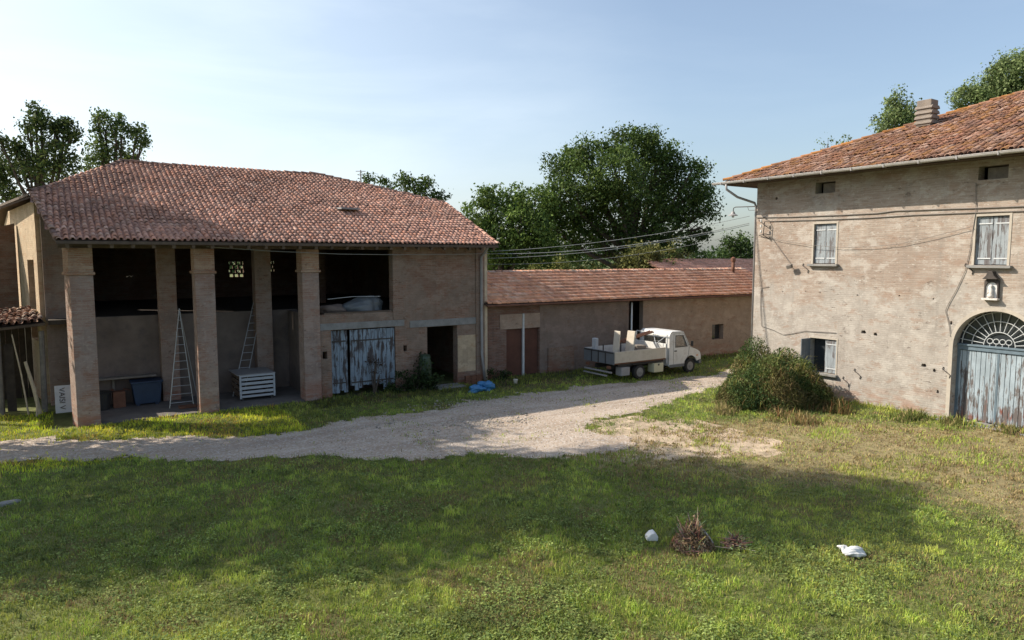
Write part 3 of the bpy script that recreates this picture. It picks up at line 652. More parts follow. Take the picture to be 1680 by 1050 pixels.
# front pillars
def pier(s0, s1, t0, t1, z1, cap=True):
    b = MB(); b.box(s0, s1, t0, t1, -0.15, 4.93 if cap else z1); o = b.build('pillar', 'pier_brick', barn, bevel=0.02)
    if cap:
        b = MB(); b.box(s0-0.055, s1+0.055, t0-0.055, t1+0.055, 4.93, 5.02); b.box(s0-0.01, s1+0.01, t0-0.01, t1+0.01, 5.02, z1); b.build('capital', 'capital_brick', o, bevel=0.01)
    return o
fp1 = [(-0.23, 0.05), (0.42, 0.05), (0.42, 0.72), (-0.37, 0.72)]
b = MB(); b.prism(fp1, lambda u, v, w_: (u, v, w_), -0.15, 4.93); o1 = b.build('pillar', 'pier_brick', barn, bevel=0.02)
b = MB(); b.prism([(-0.285, -0.005), (0.475, -0.005), (0.475, 0.775), (-0.425, 0.775)], lambda u, v, w_: (u, v, w_), 4.93, 5.02); b.prism([(-0.24, 0.04), (0.43, 0.04), (0.43, 0.73), (-0.38, 0.73)], lambda u, v, w_: (u, v, w_), 5.02, 5.8); b.build('capital', 'capital_brick', o1, bevel=0.01)
pier(3.44, 4.08, 0.05, 0.72, 5.8); pier(7.16, 7.80, 0.05, 0.72, 5.8)
pier(2.6, 3.22, 2.9, 3.4, rz(3.1)-0.28, False); pier(6.1, 6.74, 2.9, 3.4, rz(3.1)-0.28, False)
pier(-0.97, -0.32, 4.4, 5.0, rz(3.45)-0.17, False)
# front wall of the closed bays
out = [(7.8, -0.1), (8.25, -0.1), (8.25, 2.66), (10.95, 2.66), (10.95, -0.1), (12.4, -0.1), (12.4, 2.56), (13.85, 2.56), (13.85, -0.1), (15.2, -0.1),
       (15.2, 5.98), (10.9, 5.98), (10.9, 3.28), (7.8, 3.28)]
b = MB(); b.prism(out, XZ(0.15), 0, 0.38, holes=[[(7.9, 1.55), (8.08, 1.55), (8.08, 1.85), (7.9, 1.85)], [(11.3, 1.6), (11.47, 1.6), (11.47, 1.85), (11.3, 1.85)]])
b.build('wall', 'barn_brick', barn)
b = MB(); b.box(7.81, 11.35, 0.128, 0.3, 2.67, 2.93); b.build('lintel', 'concrete', barn, bevel=0.01)
b = MB(); b.box(11.6, 15.15, 0.12, 0.3, 2.57, 2.86); b.build('lintel', 'concrete', barn, bevel=0.01)
b = MB(); b.box(10.86, 11.55, 0.11, 0.5, 2.95, 5.97); b.build('pilaster', 'barn_brick', barn, bevel=0.01)
b = MB(); b.box(14.78, 15.22, 0.09, 0.55, -0.1, 5.98); b.build('corner_pier', 'barn_brick', barn, bevel=0.01)
b = MB(); b.box(13.87, 14.76, 0.128, 0.2, 0.5, 2.1); b.build('plaster_panel', 'old_plaster', barn, label='yellowish plaster patch right of the dark doorway')
# portico back wall, dividing wall, loft floor, end and back walls
b = MB(); b.box(-0.31, 7.9, 3.4, 3.7, -0.1, 3.3); b.box(7.5, 7.82, 0.73, 3.4, -0.1, 3.27); b.build('inner_wall', 'grey_render', barn)
b = MB(); b.box(-0.9, 14.9, 3.71, 15.6, 3.08, 3.24); b.box(7.83, 14.9, 0.54, 3.71, 3.08, 3.24); b.build('loft_floor', 'dark_wood', barn)
def ew(t): return -0.96-0.152*(t-3.5)
# left end wall in its own skewed plane
e0 = Vector((ew(5.0)+0.05, 5.0, 0)); ed = Vector((-0.152, 1, 0)).normalized(); en = Vector((1, 0.152, 0)).normalized()
LW = 10.7
def efr(u, v, w): p = e0+ed*u+en*w; return (p.x, p.y, v)
prof = [(0, -0.1), (LW, -0.1), (LW, rz(15.6)-0.14), (7.2, zl-0.2), (0, zl-0.16)]
b = MB(); b.prism(prof, efr, 0, 0.3, holes=[[(0.8, 2.3), (2.4, 2.3), (2.4, 5.4), (0.8, 5.4)]]); b.build('end_wall', 'old_plaster', barn, label='sunlit yellow plaster end wall with a tall slit')
b = MB(); b.prism([(0.7, 2.2), (2.5, 2.2), (2.5, 5.5), (0.7, 5.5)], efr, 0.305, 0.33); b.build('slit_shutter', 'brown_door', barn)
prof = [(0.54, -0.1), (15.9, -0.1), (15.6, rz(15.6)-0.14), (11.3, zr-0.12), (4.5, zr-0.12), (0.54, rz(0.54)-0.14)]
b = MB(); b.prism(prof, YZ(15.2, -1), 0, 0.3); b.build('end_wall', 'barn_brick', barn)
# back wall with brick lattice openings
gx = [(at(375, 428, 1)-CAM, at(401, 455, 1)-CAM), (at(443, 428, 1)-CAM, at(452, 446, 1)-CAM), (at(206, 451, 1)-CAM, at(219, 455, 1)-CAM)]
hl = []
for a, c in gx:
    p = CAM+a*((15.6-CAM[1])/a[1]); q = CAM+c*((15.6-CAM[1])/c[1]); hl.append((p[0], p[2], q[0], q[2]))
holes = [[(x0, z1), (x1, z1), (x1, z0), (x0, z0)] for x0, z0, x1, z1 in hl]
b = MB(); b.prism([(-3.0, -0.1), (15.5, -0.1), (15.5, rz(15.6)-0.14), (-3.0, rz(15.6)-0.14)], XZ(15.6), 0, 0.3, holes=holes); b.build('back_wall', 'dark_brick', barn)
for x0, z0, x1, z1 in hl:
    b = MB(); rows = max(2, round((z0-z1)/0.24)); cols = max(2, round((x1-x0)/0.26))
    for r in range(rows+1):
        zz = z1+(z0-z1)*r/rows; b.box(x0, x1, 15.62, 15.8, zz-0.03, zz+0.03)
        if r < rows:
            for c_ in range(cols+1):
                xx = x0+(x1-x0)*(c_+0.5*(r % 2))/cols
                b.box(max(x0, xx-0.045), min(x1, xx+0.045), 15.63, 15.79, zz+0.03, z1+(z0-z1)*(r+1)/rows-0.03)
    b.build('brick_lattice', 'dark_brick', barn)
# loft interior posts
for s in (0.2, 5.2, 10.3):
    b = MB(); b.box(s-0.25, s+0.25, 7.6, 8.2, 3.24, za-0.35 if s > 2 else 8.05); b.build('inner_post', 'dark_brick', barn)
# dark shed wing at the left behind the end wall
b = MB(); b.prism([(-7.5, -0.1), (ew(9.5)-0.06, -0.1), (ew(9.5)-0.06, 6.9), (-7.5, 5.2)], XZ(9.5), 0, 0.35); b.build('wing_wall', 'dark_brick', barn)
# big old door, hung crooked, and a narrow leaf
def plank_door(name, mat, parent, s0, s1, z0, z1, t, n, skew=0.0, raggy=0.0, th=0.035, seed=1, hingecol='iron_dark', rails=True):
    rg = random.Random(seed); b = MB(); wd = (s1-s0)/n
    for i in range(n):
        a = s0+i*wd; zb = z0+rg.random()*raggy; dz = rg.uniform(-0.01, 0.01); tt = t+rg.uniform(-0.006, 0.006)
        b.box(a+0.006, a+wd-0.006, tt, tt+th, zb, z1+dz)
    o = b.build(name, mat, parent)
    if rails:
        for zz in (z0+(z1-z0)*0.17, z0+(z1-z0)*0.83):
            r = MB(); r.box(s0+0.04, s1-0.08, t-0.02, t-0.006, zz-0.025, zz+0.025); r.build('strap_hinge', hingecol, o)
    return o
plank_door('door_leaf', 'peeling_blue', barn, 8.28, 8.95, 0.1, 2.62, 0.30, 4, raggy=0.12, seed=4)
plank_door('door_leaf', 'peeling_blue', barn, 9.02, 10.93, 0.08, 2.62, 0.20, 11, raggy=0.38, seed=6, )
b = MB(); b.box(8.2, 11.0, 1.3, 1.4, 0, 2.9); b.build('door_backing', 'dark_wood', barn)
# plank beside loft, things stored in the loft opening
b = MB(); b.box(8.0, 10.85, 0.2, 0.5, 3.28, 3.34); b.build('loft_sill', 'beam_wood', barn)
# downpipe at the right corner
b = MB(); b.tube([(15.0, -0.55, 5.95), (15.0, -0.3, 5.7), (15.0, 0.0, 5.5), (15.0, 0.0, 3.0), (15.0, -0.02, 1.2), (15.1, -0.1, 0.05)], 0.06, 10)
b.build('downpipe', 'pipe_grey', barn, smooth=True)
b = MB(); b.box(15.18, 15.36, 0.1, 0.3, 0.0, 5.95); b.build('timber_strip', 'pale_wood', barn)

# ================================================================= LEFT LEAN-TO
lean = thing('shed', 'ramshackle open lean-to shed with sagging tiled roof left of the barn', 'shed', (-2.6, 4.6, 0))
b = MB(); RA = [(-4.1, 3.2, 2.93), (-0.98, 3.2, 3.20), (-1.5, 7.2, 3.55), (-4.1, 7.2, 3.30)]
b.add([(x, y, z) for x, y, z in RA]+[(x, y, z-0.09) for x, y, z in RA], [(0, 1, 2, 3), (7, 6, 5, 4)]+[(i, (i+1) % 4, 4+(i+1) % 4, 4+i) for i in range(4)])
lr = b.build('roof', 'soffit', lean)
tile_roof('roof_tiles', 'lichen_tile', lr, (-4.1, 3.2, 2.99), (3.12, 0, 0.27), (0, 4.0, 0.36), [(0, 0), (3.13, 0), (2.6, 4.0), (0, 4.0)], du=0.22, dv=0.35, pal=OLDT+((0.5, 0.4, 0.32),), jit=2.5, seed=9)
for (x, y) in ((-2.4, 3.35), (-3.95, 3.35), (-1.15, 3.35)):
    b = MB(); b.tube([(x, y, -0.1), (x+0.04, y, 2.9)], [0.10, 0.08], 8); b.build('post', 'grey_wood', lean)
b = MB(); rg = random.Random(5)
for i in range(12):
    x = -4.0+i*0.21; b.box(x, x+0.19, 6.8+rg.uniform(-.02, .02), 6.84, 0, 3.2)
b.build('back_planks', 'dark_wood', lean)
b = MB()
for i in range(6):
    x = -3.95+i*0.34; b.box(x, x+0.27, 4.0+rg.uniform(-.03, .03), 4.05, 0, 2.6+rg.uniform(-.2, .1))
b.build('partition', 'dark_wood', lean)
def pole_thing(label, pts, r, mat='pale_wood', name='timber_pole', cat='pole', group=None):
    b = MB(); b.tube(pts, r, 7); o = b.build(name, mat); tag(o, label, cat, group); return o
for i, (lab, a, c, r) in enumerate((
        ('thin pale pole leaning under the shed roof edge', gnd(58, 668), gnd(30, 560, 0), 0.03),
        ('thick sunlit broken timber leaning in the shed opening', gnd(62, 690), None, 0.07),
        ('short forked branch standing in the grass by the shed', gnd(52, 700), None, 0.035))):
    if i == 0: p0, p1 = Vector((-1.62, 3.1, 0.0)), Vector((-1.95, 3.15, 2.85))
    elif i == 1: p0, p1 = Vector((-1.28, 2.9, 0.0)), Vector((-1.62, 3.0, 1.9))
    else: p0, p1 = Vector((-1.38, 2.6, 0.0)), Vector((-1.36, 2.55, 0.9))
    m = (p0+p1)/2+Vector((0.03, 0, 0)); pole_thing(lab, [p0, m, p1], [r, r*0.9, r*0.7])

# ================================================================= LOW BUILDING
low = thing('outbuilding', 'low brick outbuilding with red flat-tiled roof joining barn and house', 'outbuilding', (23, 1.5, 0))
skw = math.radians(2.4); la = Vector((math.cos(skw), -math.sin(skw), 0)); lb = Vector((math.sin(skw), math.cos(skw), 0)); L0 = Vector((15.25, 0.35, 0))
def lf(u, v, w): p = L0+la*u+lb*w; return (p.x, p.y, v)
LU = 20.5
# front wall: brick, doors, plaster, opening, tan wall
out = [(0.0, -0.1), (1.25, -0.1), (1.25, 2.2), (3.05, 2.2), (3.05, -0.1), (8.55, -0.1), (8.55, 3.3), (0, 3.3)]
b = MB(); b.prism(out, lf, 0, 0.3); b.build('wall', 'dark_brick', low)
b = MB(); b.prism([(3.07, -0.1), (8.5, -0.1), (8.5, 3.25), (3.07, 3.25)], lf, -0.03, -0.001); b.build('plaster_wall', 'brown_render', low)
b = MB(); b.prism([(9.5, -0.1), (LU, -0.1), (LU, 3.42), (9.5, 3.42)], lf, 0, 0.3, holes=[[(14.6, 0.9), (15.5, 0.9), (15.5, 1.75), (14.6, 1.75)]]); b.build('wall', 'render_wall', low, label='tan rendered wall right of the dark opening')
b = MB(); b.prism([(14.5, 0.8), (15.6, 0.8), (15.6, 1.85), (14.5, 1.85)], lf, 0.31, 0.33); b.build('window', 'dark_glass', low)
b = MB(); b.prism([(8.4, -0.1), (9.6, -0.1), (9.6, 3.35), (8.4, 3.35)], lf, 2.2, 2.3); b.build('recess_back', 'dark_wood', low)
b = MB(); b.prism([(1.27, 0.02), (2.14, 0.02), (2.14, 2.18), (1.27, 2.18)], lf, 0.10, 0.14); b.build('door', 'brown_door', low, bevel=0.005)
b = MB(); b.prism([(2.17, 0.02), (3.03, 0.02), (3.03, 2.18), (2.17, 2.18)], lf, 0.12, 0.16); b.build('door', 'brown_door', low, bevel=0.005)
b = MB(); b.prism([(2.10, 0.0), (2.19, 0.0), (2.19, 2.9), (2.10, 2.9)], lf, -0.06, 0.03); b.build('door_post', 'iron_pale', low)
b = MB(); b.prism([(0.9, 2.22), (3.1, 2.22), (3.1, 2.9), (0.9, 2.9)], lf, -0.03, -0.002); b.build('transom', 'render_wall', low)
b = MB(); b.tube([lf(8.62, 3.2, -0.12), lf(8.62, 0.1, -0.12)], 0.045, 8); b.build('downpipe', 'white_plastic', low, smooth=True)
b = MB(); b.prism([(3.5, -0.1), (5.0, -0.1), (5.0, 1.2), (3.5, 1.2)], lf, -0.12, -0.04); b.build('patched_base', 'barn_brick', low)
b = MB(); b.prism([(-0.1, -0.05), (LU, -0.05), (LU, 4.5), (-0.1, 4.5)], lf, 6.5, 6.8); b.build('back_wall', 'dark_brick', low)
# roof
EW, EZL = -0.5, 3.42; RW, RZL = 2.9, 4.72
rz0 = [(-0.05, EW, EZL), (LU, EW, EZL), (LU, RW, RZL), (-0.05, RW, RZL)]
b = MB(); P_ = [Vector(lf(u, z, w_)) for u, w_, z in rz0]
b.add([p-Vector((0, 0, .02)) for p in P_]+[p-Vector((0, 0, .1)) for p in P_], [(0, 1, 2, 3), (7, 6, 5, 4)]+[(i, (i+1) % 4, 4+(i+1) % 4, 4+i) for i in range(4)])
q = [(-0.05, RW, RZL), (LU, RW, RZL), (LU, 7.2, 3.2), (-0.05, 7.2, 3.2)]; P_ = [Vector(lf(u, z, w_)) for u, w_, z in q]
b.add([p-Vector((0, 0, .02)) for p in P_]+[p-Vector((0, 0, .1)) for p in P_], [(0, 1, 2, 3), (7, 6, 5, 4)]+[(i, (i+1) % 4, 4+(i+1) % 4, 4+i) for i in range(4)])
lroof = b.build('roof', 'tile_bed', low)
FLAT = ((0.72, 0.36, 0.21), (0.76, 0.40, 0.25), (0.68, 0.33, 0.20), (0.78, 0.46, 0.31), (0.62, 0.31, 0.20))
sl = math.hypot(RW-EW, RZL-EZL)
vdir = Vector(lf(0, RZL, RW))-Vector(lf(0, EZL, EW))
tile_roof('roof_tiles', 'roof_tile', lroof, lf(0, EZL, EW), tuple(la), tuple(vdir), [(0, 0), (LU, 0), (LU, sl), (0, sl)], du=0.235, dv=sl/9.5, kind='flat', pal=FLAT, jit=0.6, seed=12)
ridge_tiles('ridge_tiles', 'roof_tile', lroof, lf(0, RZL+0.02, RW), lf(LU, RZL+0.02, RW), 0.11, 0.38, ((0.55, 0.33, 0.24), (0.45, 0.24, 0.16), (0.6, 0.45, 0.35)), 8)
b = MB(); b.tube([lf(0, EZL-0.07, EW-0.02), lf(LU, EZL-0.07, EW-0.02)], 0.045, 8); b.build('gutter', 'rust', low)
# rear outbuilding
rear = thing('outbuilding', 'second low outbuilding behind the first showing only its reddish roof', 'outbuilding', (41, 9, 0))
b = MB(); b.box(31.8, 50, 4.6, 11.4, -0.1, 4.0); b.build('wall', 'dark_brick', rear)
q1 = [(31.6, 4.2, 4.15), (50.3, 4.2, 4.15), (50.3, 8.0, 5.3), (32.6, 8.0, 5.3)]; q2 = [(32.6, 8.0, 5.3), (50.3, 8.0, 5.3), (50.3, 11.8, 4.15), (31.6, 11.8, 4.15)]
b = MB()
for q in (q1, q2):
    b.add([(x, y, z-.02) for x, y, z in q]+[(x, y, z-.1) for x, y, z in q], [(0, 1, 2, 3), (7, 6, 5, 4)]+[(i, (i+1) % 4, 4+(i+1) % 4, 4+i) for i in range(4)])
rroof = b.build('roof', 'tile_bed', rear)
tile_roof('roof_tiles', 'roof_tile', rroof, (31.6, 4.2, 4.15), (1, 0, 0), (0, 3.8, 1.15), [(0, 0), (18.7, 0), (18.7, 3.97), (1.0, 3.97)], du=0.25, dv=0.37, kind='flat', pal=((0.68, 0.36, 0.25), (0.62, 0.33, 0.23), (0.72, 0.40, 0.29)), jit=0.6, seed=13)
ridge_tiles('ridge_tiles', 'roof_tile', rroof, (32.6, 8.0, 5.32), (50.3, 8.0, 5.32), 0.11, 0.38, ((0.55, 0.33, 0.24), (0.45, 0.24, 0.16)), 8)
# flue
fp = lf(18.9, 0, 2.4); fz = 4.4
fl = thing('flue', 'short brown metal flue pipe with a cowl on the low roof', 'flue', (fp[0], fp[1], fz))
b = MB(); b.tube([(fp[0], fp[1], fz), (fp[0], fp[1], 5.25)], 0.10, 12); b.build('pipe', 'rust', fl, smooth=True)
b = MB(); b.lathe((fp[0], fp[1], 5.22), [(0.13, 0), (0.15, 0.12), (0.15, 0.22), (0.05, 0.30)], 12); b.build('cowl', 'rust', fl)

# ================================================================= HOUSE
HS, HC, HN = 24.5, -7.0, -21.0
house = thing('farmhouse', 'tall weathered pale brick farmhouse with arched gate and mossy tiled roof', 'house', (31, -14, 0))
def arc(cx, cz, r, a0, a1, n, rz_=None): return [(cx+r*math.cos(a0+(a1-a0)*i/n), cz+(rz_ or r)*math.sin(a0+(a1-a0)*i/n)) for i in range(n+1)]
GC, GR, GS = -16.22, 1.22, 2.55
o_ = [(HN, -0.2), (GC-GR, -0.2), (GC-GR, GS)] + arc(GC, GS, GR, PI, 0, 24)[1:-1] + [(GC+GR, GS), (GC+GR, -0.2), (HC, -0.2), (HC, 8.75), (HN, 8.75)]
def rect(y0, y1, z0, z1): return [(y0, z0), (y1, z0), (y1, z1), (y0, z1)]
w1 = (-10.66, -9.72, 5.24, 6.80); w2 = (-16.42, -15.48, 5.24, 6.82); w3 = (-10.86, -9.74, 0.95, 2.30)
a1 = (-10.53, -9.70, 7.98, 8.42); a2 = (-16.3, -15.45, 7.98, 8.42)
rg = random.Random(42); PUT = []
for i in (1, 3, 4, 7, 10, 12):
    y = -7.9-i*0.53+rg.uniform(-.1, .1); z = 4.10+rg.uniform(-.03, .05); ww = rg.uniform(.02, .045)
    if y > GC+1.35: PUT.append(rect(y-ww, y+ww, z-rg.uniform(.015, .03), z+rg.uniform(.015, .03)))
for y, z, ww in ((-11.9, 2.72, .10), (-12.35, 2.68, .07), (-14.1, 1.75, .09), (-14.45, 1.62, .05), (-14.9, 3.3, .04), (-14.6, .9, .04)):
    PUT.append([(y-ww, z-.03), (y-ww*.3, z-.07), (y+ww, z-.05), (y+ww*.8, z+.05), (y-ww*.5, z+.06)])
b = MB(); b.prism(o_, YZ(HS), 0, 0.45, holes=[rect(*w1), rect(*w2), rect(*w3), rect(*a1), rect(*a2), rect(-8.0, -7.9, 7.88, 7.98)]+PUT)
b.build('facade', 'house_brick', house)
b = MB(); b.box(HS+0.45, 38.4, HC-0.4, HC, -0.2, 8.75); b.box(38.0, 38.4, HN, HC-0.4, -0.2, 8.75); b.box(HS+0.45, 38.0, HN, HN+0.4, -0.2, 8.75); b.build('outer_walls', 'house_brick', house)
b = MB(); b.box(HS+0.46, 37.9, HN+0.42, HC-0.42, 3.9, 4.1); b.box(HS+0.46, 37.9, HN+0.42, HC-0.42, 7.5, 7.6); b.build('upper_floor', 'dark_wood', house)
# attic frames
for a in (a1, a2):
    b = MB(); b.box(HS+0.25, HS+0.27, a[0]+0.02, a[1]-0.18, a[2]+0.02, a[3]-0.05); b.build('attic_screen', 'grey_wood', house)
# gate
gate_t = HS+0.36
gt = MB(); rg = random.Random(8); n = 17; wdt = 2*GR/n
for i in range(n):
    y = GC-GR+i*wdt; tt = gate_t+rg.uniform(-0.008, 0.008); gt.box(tt, tt+0.04, y+0.008, y+wdt-0.008, 0.02+rg.random()*0.05, 2.38)
gate = gt.build('gate', 'peeling_gate', house, label='arched gateway doors of pale blue planks peeling to brown')
b = MB(); b.box(gate_t-0.05, gate_t+0.06, GC-GR, GC+GR, 2.40, 2.60); b.box(gate_t-0.09, gate_t-0.04, GC-GR, GC+GR, 2.54, 2.60); b.build('transom_beam', 'gate_frame_paint', gate, bevel=0.008)
b = MB(); b.box(gate_t-0.03, gate_t+0.04, GC+GR-0.07, GC+GR, 0.0, 2.4); b.box(gate_t-0.02, gate_t-0.009, GC-0.03, GC+0.03, 0.05, 2.4); b.build('gate_stile', 'gate_frame_paint', gate)
fan = MB(); x = gate_t-0.01
for r in (0.45, 0.80, 1.10):
    pts = [(x, u, v) for u, v in arc(GC, 2.62, r, PI, 0, 24)]; fan.tube(pts, 0.014, 5)
for i in range(13):
    a = PI*(i+0.5)/13; fan.tube([(x, GC+0.45*math.cos(a), 2.62+0.45*math.sin(a)), (x, GC+1.17*math.cos(a), 2.62+1.17*math.sin(a))], 0.012, 5)
for i in range(4):
    c = (GC-0.27+0.18*i); fan.tube([(x, u, v) for u, v in arc(c, 2.76, 0.085, 0, 2*PI, 12)], 0.012, 5); fan.tube([(x, c, 2.6), (x, c, 2.70)], 0.012, 4)
fan.build('fanlight_grille', 'iron_pale', gate)
b = MB(); b.prism([(GC-GR+0.0, 2.6)]+arc(GC, 2.6, GR-0.01, PI, 0, 20)+[(GC+GR, 2.6)], YZ(gate_t+0.05), 0, 0.02); b.build('fanlight_glass', 'dark_glass', gate)
b = MB(); b.box(24.1, HS+0.3, GC-GR-0.25, GC+GR+0.25, -0.05, 0.045); b.build('threshold', 'concrete', house, bevel=0.02)
# archivolt
ring = arc(GC, GS, GR+0.12, PI, 0, 24); ring_in = arc(GC, GS, GR+0.003, 0, PI, 24)
b = MB(); b.prism([(GC-GR-0.12, 0.0)]+ring+[(GC+GR+0.12, 0.0), (GC+GR+0.003, 0.0)]+ring_in+[(GC-GR-0.003, 0.0)], YZ(HS-0.018), 0, 0.016); b.build('archivolt', 'window_trim', house)
# windows with shutters
def frame_around(wn, parent, wd=0.07):
    y0, y1, z0, z1 = wn; b = MB()
    b.box(HS-0.016, HS-0.001, y0-wd, y0, z0, z1+wd); b.box(HS-0.016, HS-0.001, y1, y1+wd, z0, z1+wd); b.box(HS-0.016, HS-0.001, y0, y1, z1, z1+wd)
    return b.build('surround', 'window_trim', parent)
def planks_yz(x, y0, y1, z0, z1, n, seed, th=0.03, gap=0.005):
    rg = random.Random(seed); b = MB(); wd = (y1-y0)/n
    for i in range(n):
        xx = x+rg.uniform(-0.004, 0.004); b.box(xx, xx+th, y0+i*wd+gap/2, y0+(i+1)*wd-gap/2, z0+rg.random()*0.01, z1-rg.random()*0.01)
    return b
for k, wn in enumerate((w1, w2)):
    y0, y1, z0, z1 = wn; ym = (y0+y1)/2
    b = MB(); b.box(HS+0.16, HS+0.20, y0, y1, z0, z1); win = b.build('window', 'dark_wood', house)
    frame_around(wn, win)
    for j, (c, d) in enumerate(((y0, ym-0.004), (ym+0.004, y1))):
        sh = planks_yz(HS+0.07+0.01*j, c+0.01, d, z0+0.02, z1-0.02, 4, 3*k+j).build('shutter', 'peeling_grey', win)
        for zz in (z0+0.22, z1-0.24):
            m = MB(); m.box(HS+0.055, HS+0.066, c+0.02, d-0.06, zz-0.02, zz+0.02); m.build('strap_hinge', 'iron_pale', sh)
    b = MB(); b.box(HS-0.17, HS+0.1, y0-0.16, y1+0.16, z0-0.09, z0-0.005); b.build('sill', 'concrete', win, bevel=0.01)
y0, y1, z0, z1 = w3
b = MB(); b.box(HS+0.3, HS+0.34, y0, y1, z0, z1); win = b.build('window', 'dark_glass', house); frame_around(w3, win, 0.05)
sh = planks_yz(HS+0.05, y0+0.01, y0+0.50, z0+0.02, z1-0.02, 4, 17).build('shutter', 'peeling_grey', win, label='sunlit closed right shutter of the low window')
for zz in (z0+0.2, z1-0.2):
    m = MB(); m.box(HS+0.03, HS+0.042, y0+0.03, y0+0.45, zz-0.02, zz+0.02); m.build('strap_hinge', 'iron_pale', sh)
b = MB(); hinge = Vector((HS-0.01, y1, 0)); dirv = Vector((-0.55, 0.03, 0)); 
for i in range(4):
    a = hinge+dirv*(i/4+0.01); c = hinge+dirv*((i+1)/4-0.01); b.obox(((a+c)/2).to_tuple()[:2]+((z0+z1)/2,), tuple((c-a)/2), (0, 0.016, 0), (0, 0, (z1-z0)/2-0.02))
b.build('shutter', 'shaded_shutter', win, label='left shutter of the low window swung open, shade put into its colour')
b = MB(); b.box(HS-0.15, HS+0.1, y0-0.1, y0+0.75, z0-0.09, z0-0.005); b.build('sill', 'concrete', win, bevel=0.01)
# roof
HE, HK = 23.4, 0.40; HZ = 8.68; HD = 8.05
TE = -6.1      # far eave line
def hz(d): return HZ+HK*d
NE = HN-1.0
cor = {'fl': (HE, TE), 'fr': (HE, NE), 'bl': (39.5, TE), 'br': (39.5, NE)}
r1 = (HE+HD, TE-HD, hz(HD)); r2 = (HE+HD, NE+HD, hz(HD))
b = MB()
A_, B_, C_, D_ = (HE, TE, HZ), (HE, NE, HZ), (39.5, NE, HZ), (39.5, TE, HZ)
r1 = (HE+HD, -14.0, hz(HD)); r2 = (HE+HD, -14.1, hz(HD))
for q in ([A_, r1, r2, B_], [B_, r2, C_], [C_, r2, r1, D_], [D_, r1, A_]):
    m = len(q); b.add([(x, y, z-.03) for x, y, z in q]+[(x, y, z-.13) for x, y, z in q], [tuple(range(m)), tuple(range(2*m-1, m-1, -1))])
b.add([(HE+.01, TE-.01, HZ-.06), (39.49, TE-.01, HZ-.06), (39.49, NE+.01, HZ-.06), (HE+.01, NE+.01, HZ-.06)], [(0, 1, 2, 3)])
b.add([(x, y, z) for x, y in ((HE, TE), (HE, NE), (39.5, NE), (39.5, TE)) for z in (HZ-.03, HZ-.12)], [(0, 1, 3, 2), (2, 3, 5, 4), (4, 5, 7, 6), (6, 7, 1, 0)])
hroof = b.build('roof', 'soffit', house)
csl = math.cos(math.atan(HK)); sl = HD/csl
# u runs from the far corner towards the camera (-y)
LICH = ((0.23, 0.125, 0.085), (0.28, 0.165, 0.12), (0.18, 0.105, 0.08), (0.33, 0.215, 0.165), (0.24, 0.12, 0.08), (0.26, 0.135, 0.065))
ln_ = TE-NE
tile_roof('roof_tiles', 'lichen_tile', hroof, (HE-0.05, TE, HZ), (0, -1, 0), (1, 0, HK), [(0, 0), (ln_, 0), (ln_-7.9, sl), (7.9, sl)], du=0.225, dv=0.35, pal=LICH, jit=1.8, seed=21)
ridge_tiles('ridge_tiles', 'lichen_tile', hroof, (HE, TE, HZ+0.06), (r1[0], r1[1], r1[2]+0.06), 0.13, 0.4, ((0.42, 0.19, 0.06), (0.36, 0.17, 0.08), (0.3, 0.16, 0.1)), 31)
ridge_tiles('ridge_tiles', 'lichen_tile', hroof, (HE, NE, HZ+0.06), (r2[0], r2[1], r2[2]+0.06), 0.13, 0.4, ((0.42, 0.19, 0.06), (0.36, 0.17, 0.08), (0.3, 0.16, 0.1)), 32)
# gutter: half round
g = MB(); gy0, gy1 = -5.65, NE; gz = HZ-0.02; gx = HE-0.12; m = 8
V = [(gx+0.085*math.cos(PI+PI*i/m), y, gz+0.085*math.sin(PI+PI*i/m)) for y in (gy0, gy1) for i in range(m+1)]
V2 = [(gx+0.075*math.cos(PI+PI*i/m), y, gz+0.075*math.sin(PI+PI*i/m)) for y in (gy0, gy1) for i in range(m+1)]
g.add(V, [(i, i+1, m+2+i, m+1+i) for i in range(m)]); g.add(V2, [(m+1+i, m+2+i, i+1, i) for i in range(m)])
g.add([V[0], V[m+1], V2[m+1], V2[0]], [(0, 1, 2, 3)]); g.add([V[m], V[2*m+1], V2[2*m+1], V2[m]], [(0, 1, 2, 3)])
g.tube([(gx-0.085, gy0, gz+0.005), (gx-0.085, gy1, gz+0.005)], 0.012, 6)
gut = g.build('gutter', 'gutter', house)
for i in range(14):
    y = gy0-0.5-i*1.15; q = MB(); q.box(gx-0.10, gx+0.11, y-0.015, y+0.015, gz-0.102, gz-0.088); q.box(gx-0.102, gx-0.094, y-0.015, y+0.015, gz-0.09, gz+0.02); q.build('bracket', 'pipe_grey', gut)
b = MB(); b.tube([(gx, -6.35, gz-0.08), (gx+0.02, -6.36, gz-0.3), (gx+0.45, -6.6, gz-0.62), (HS-0.02, -6.9, gz-0.85), (HS+0.08, -6.9, gz-1.0), (HS+0.08, -6.9, 0.2)], 0.05, 10)
b.build('downpipe', 'pipe_grey', house, smooth=True)
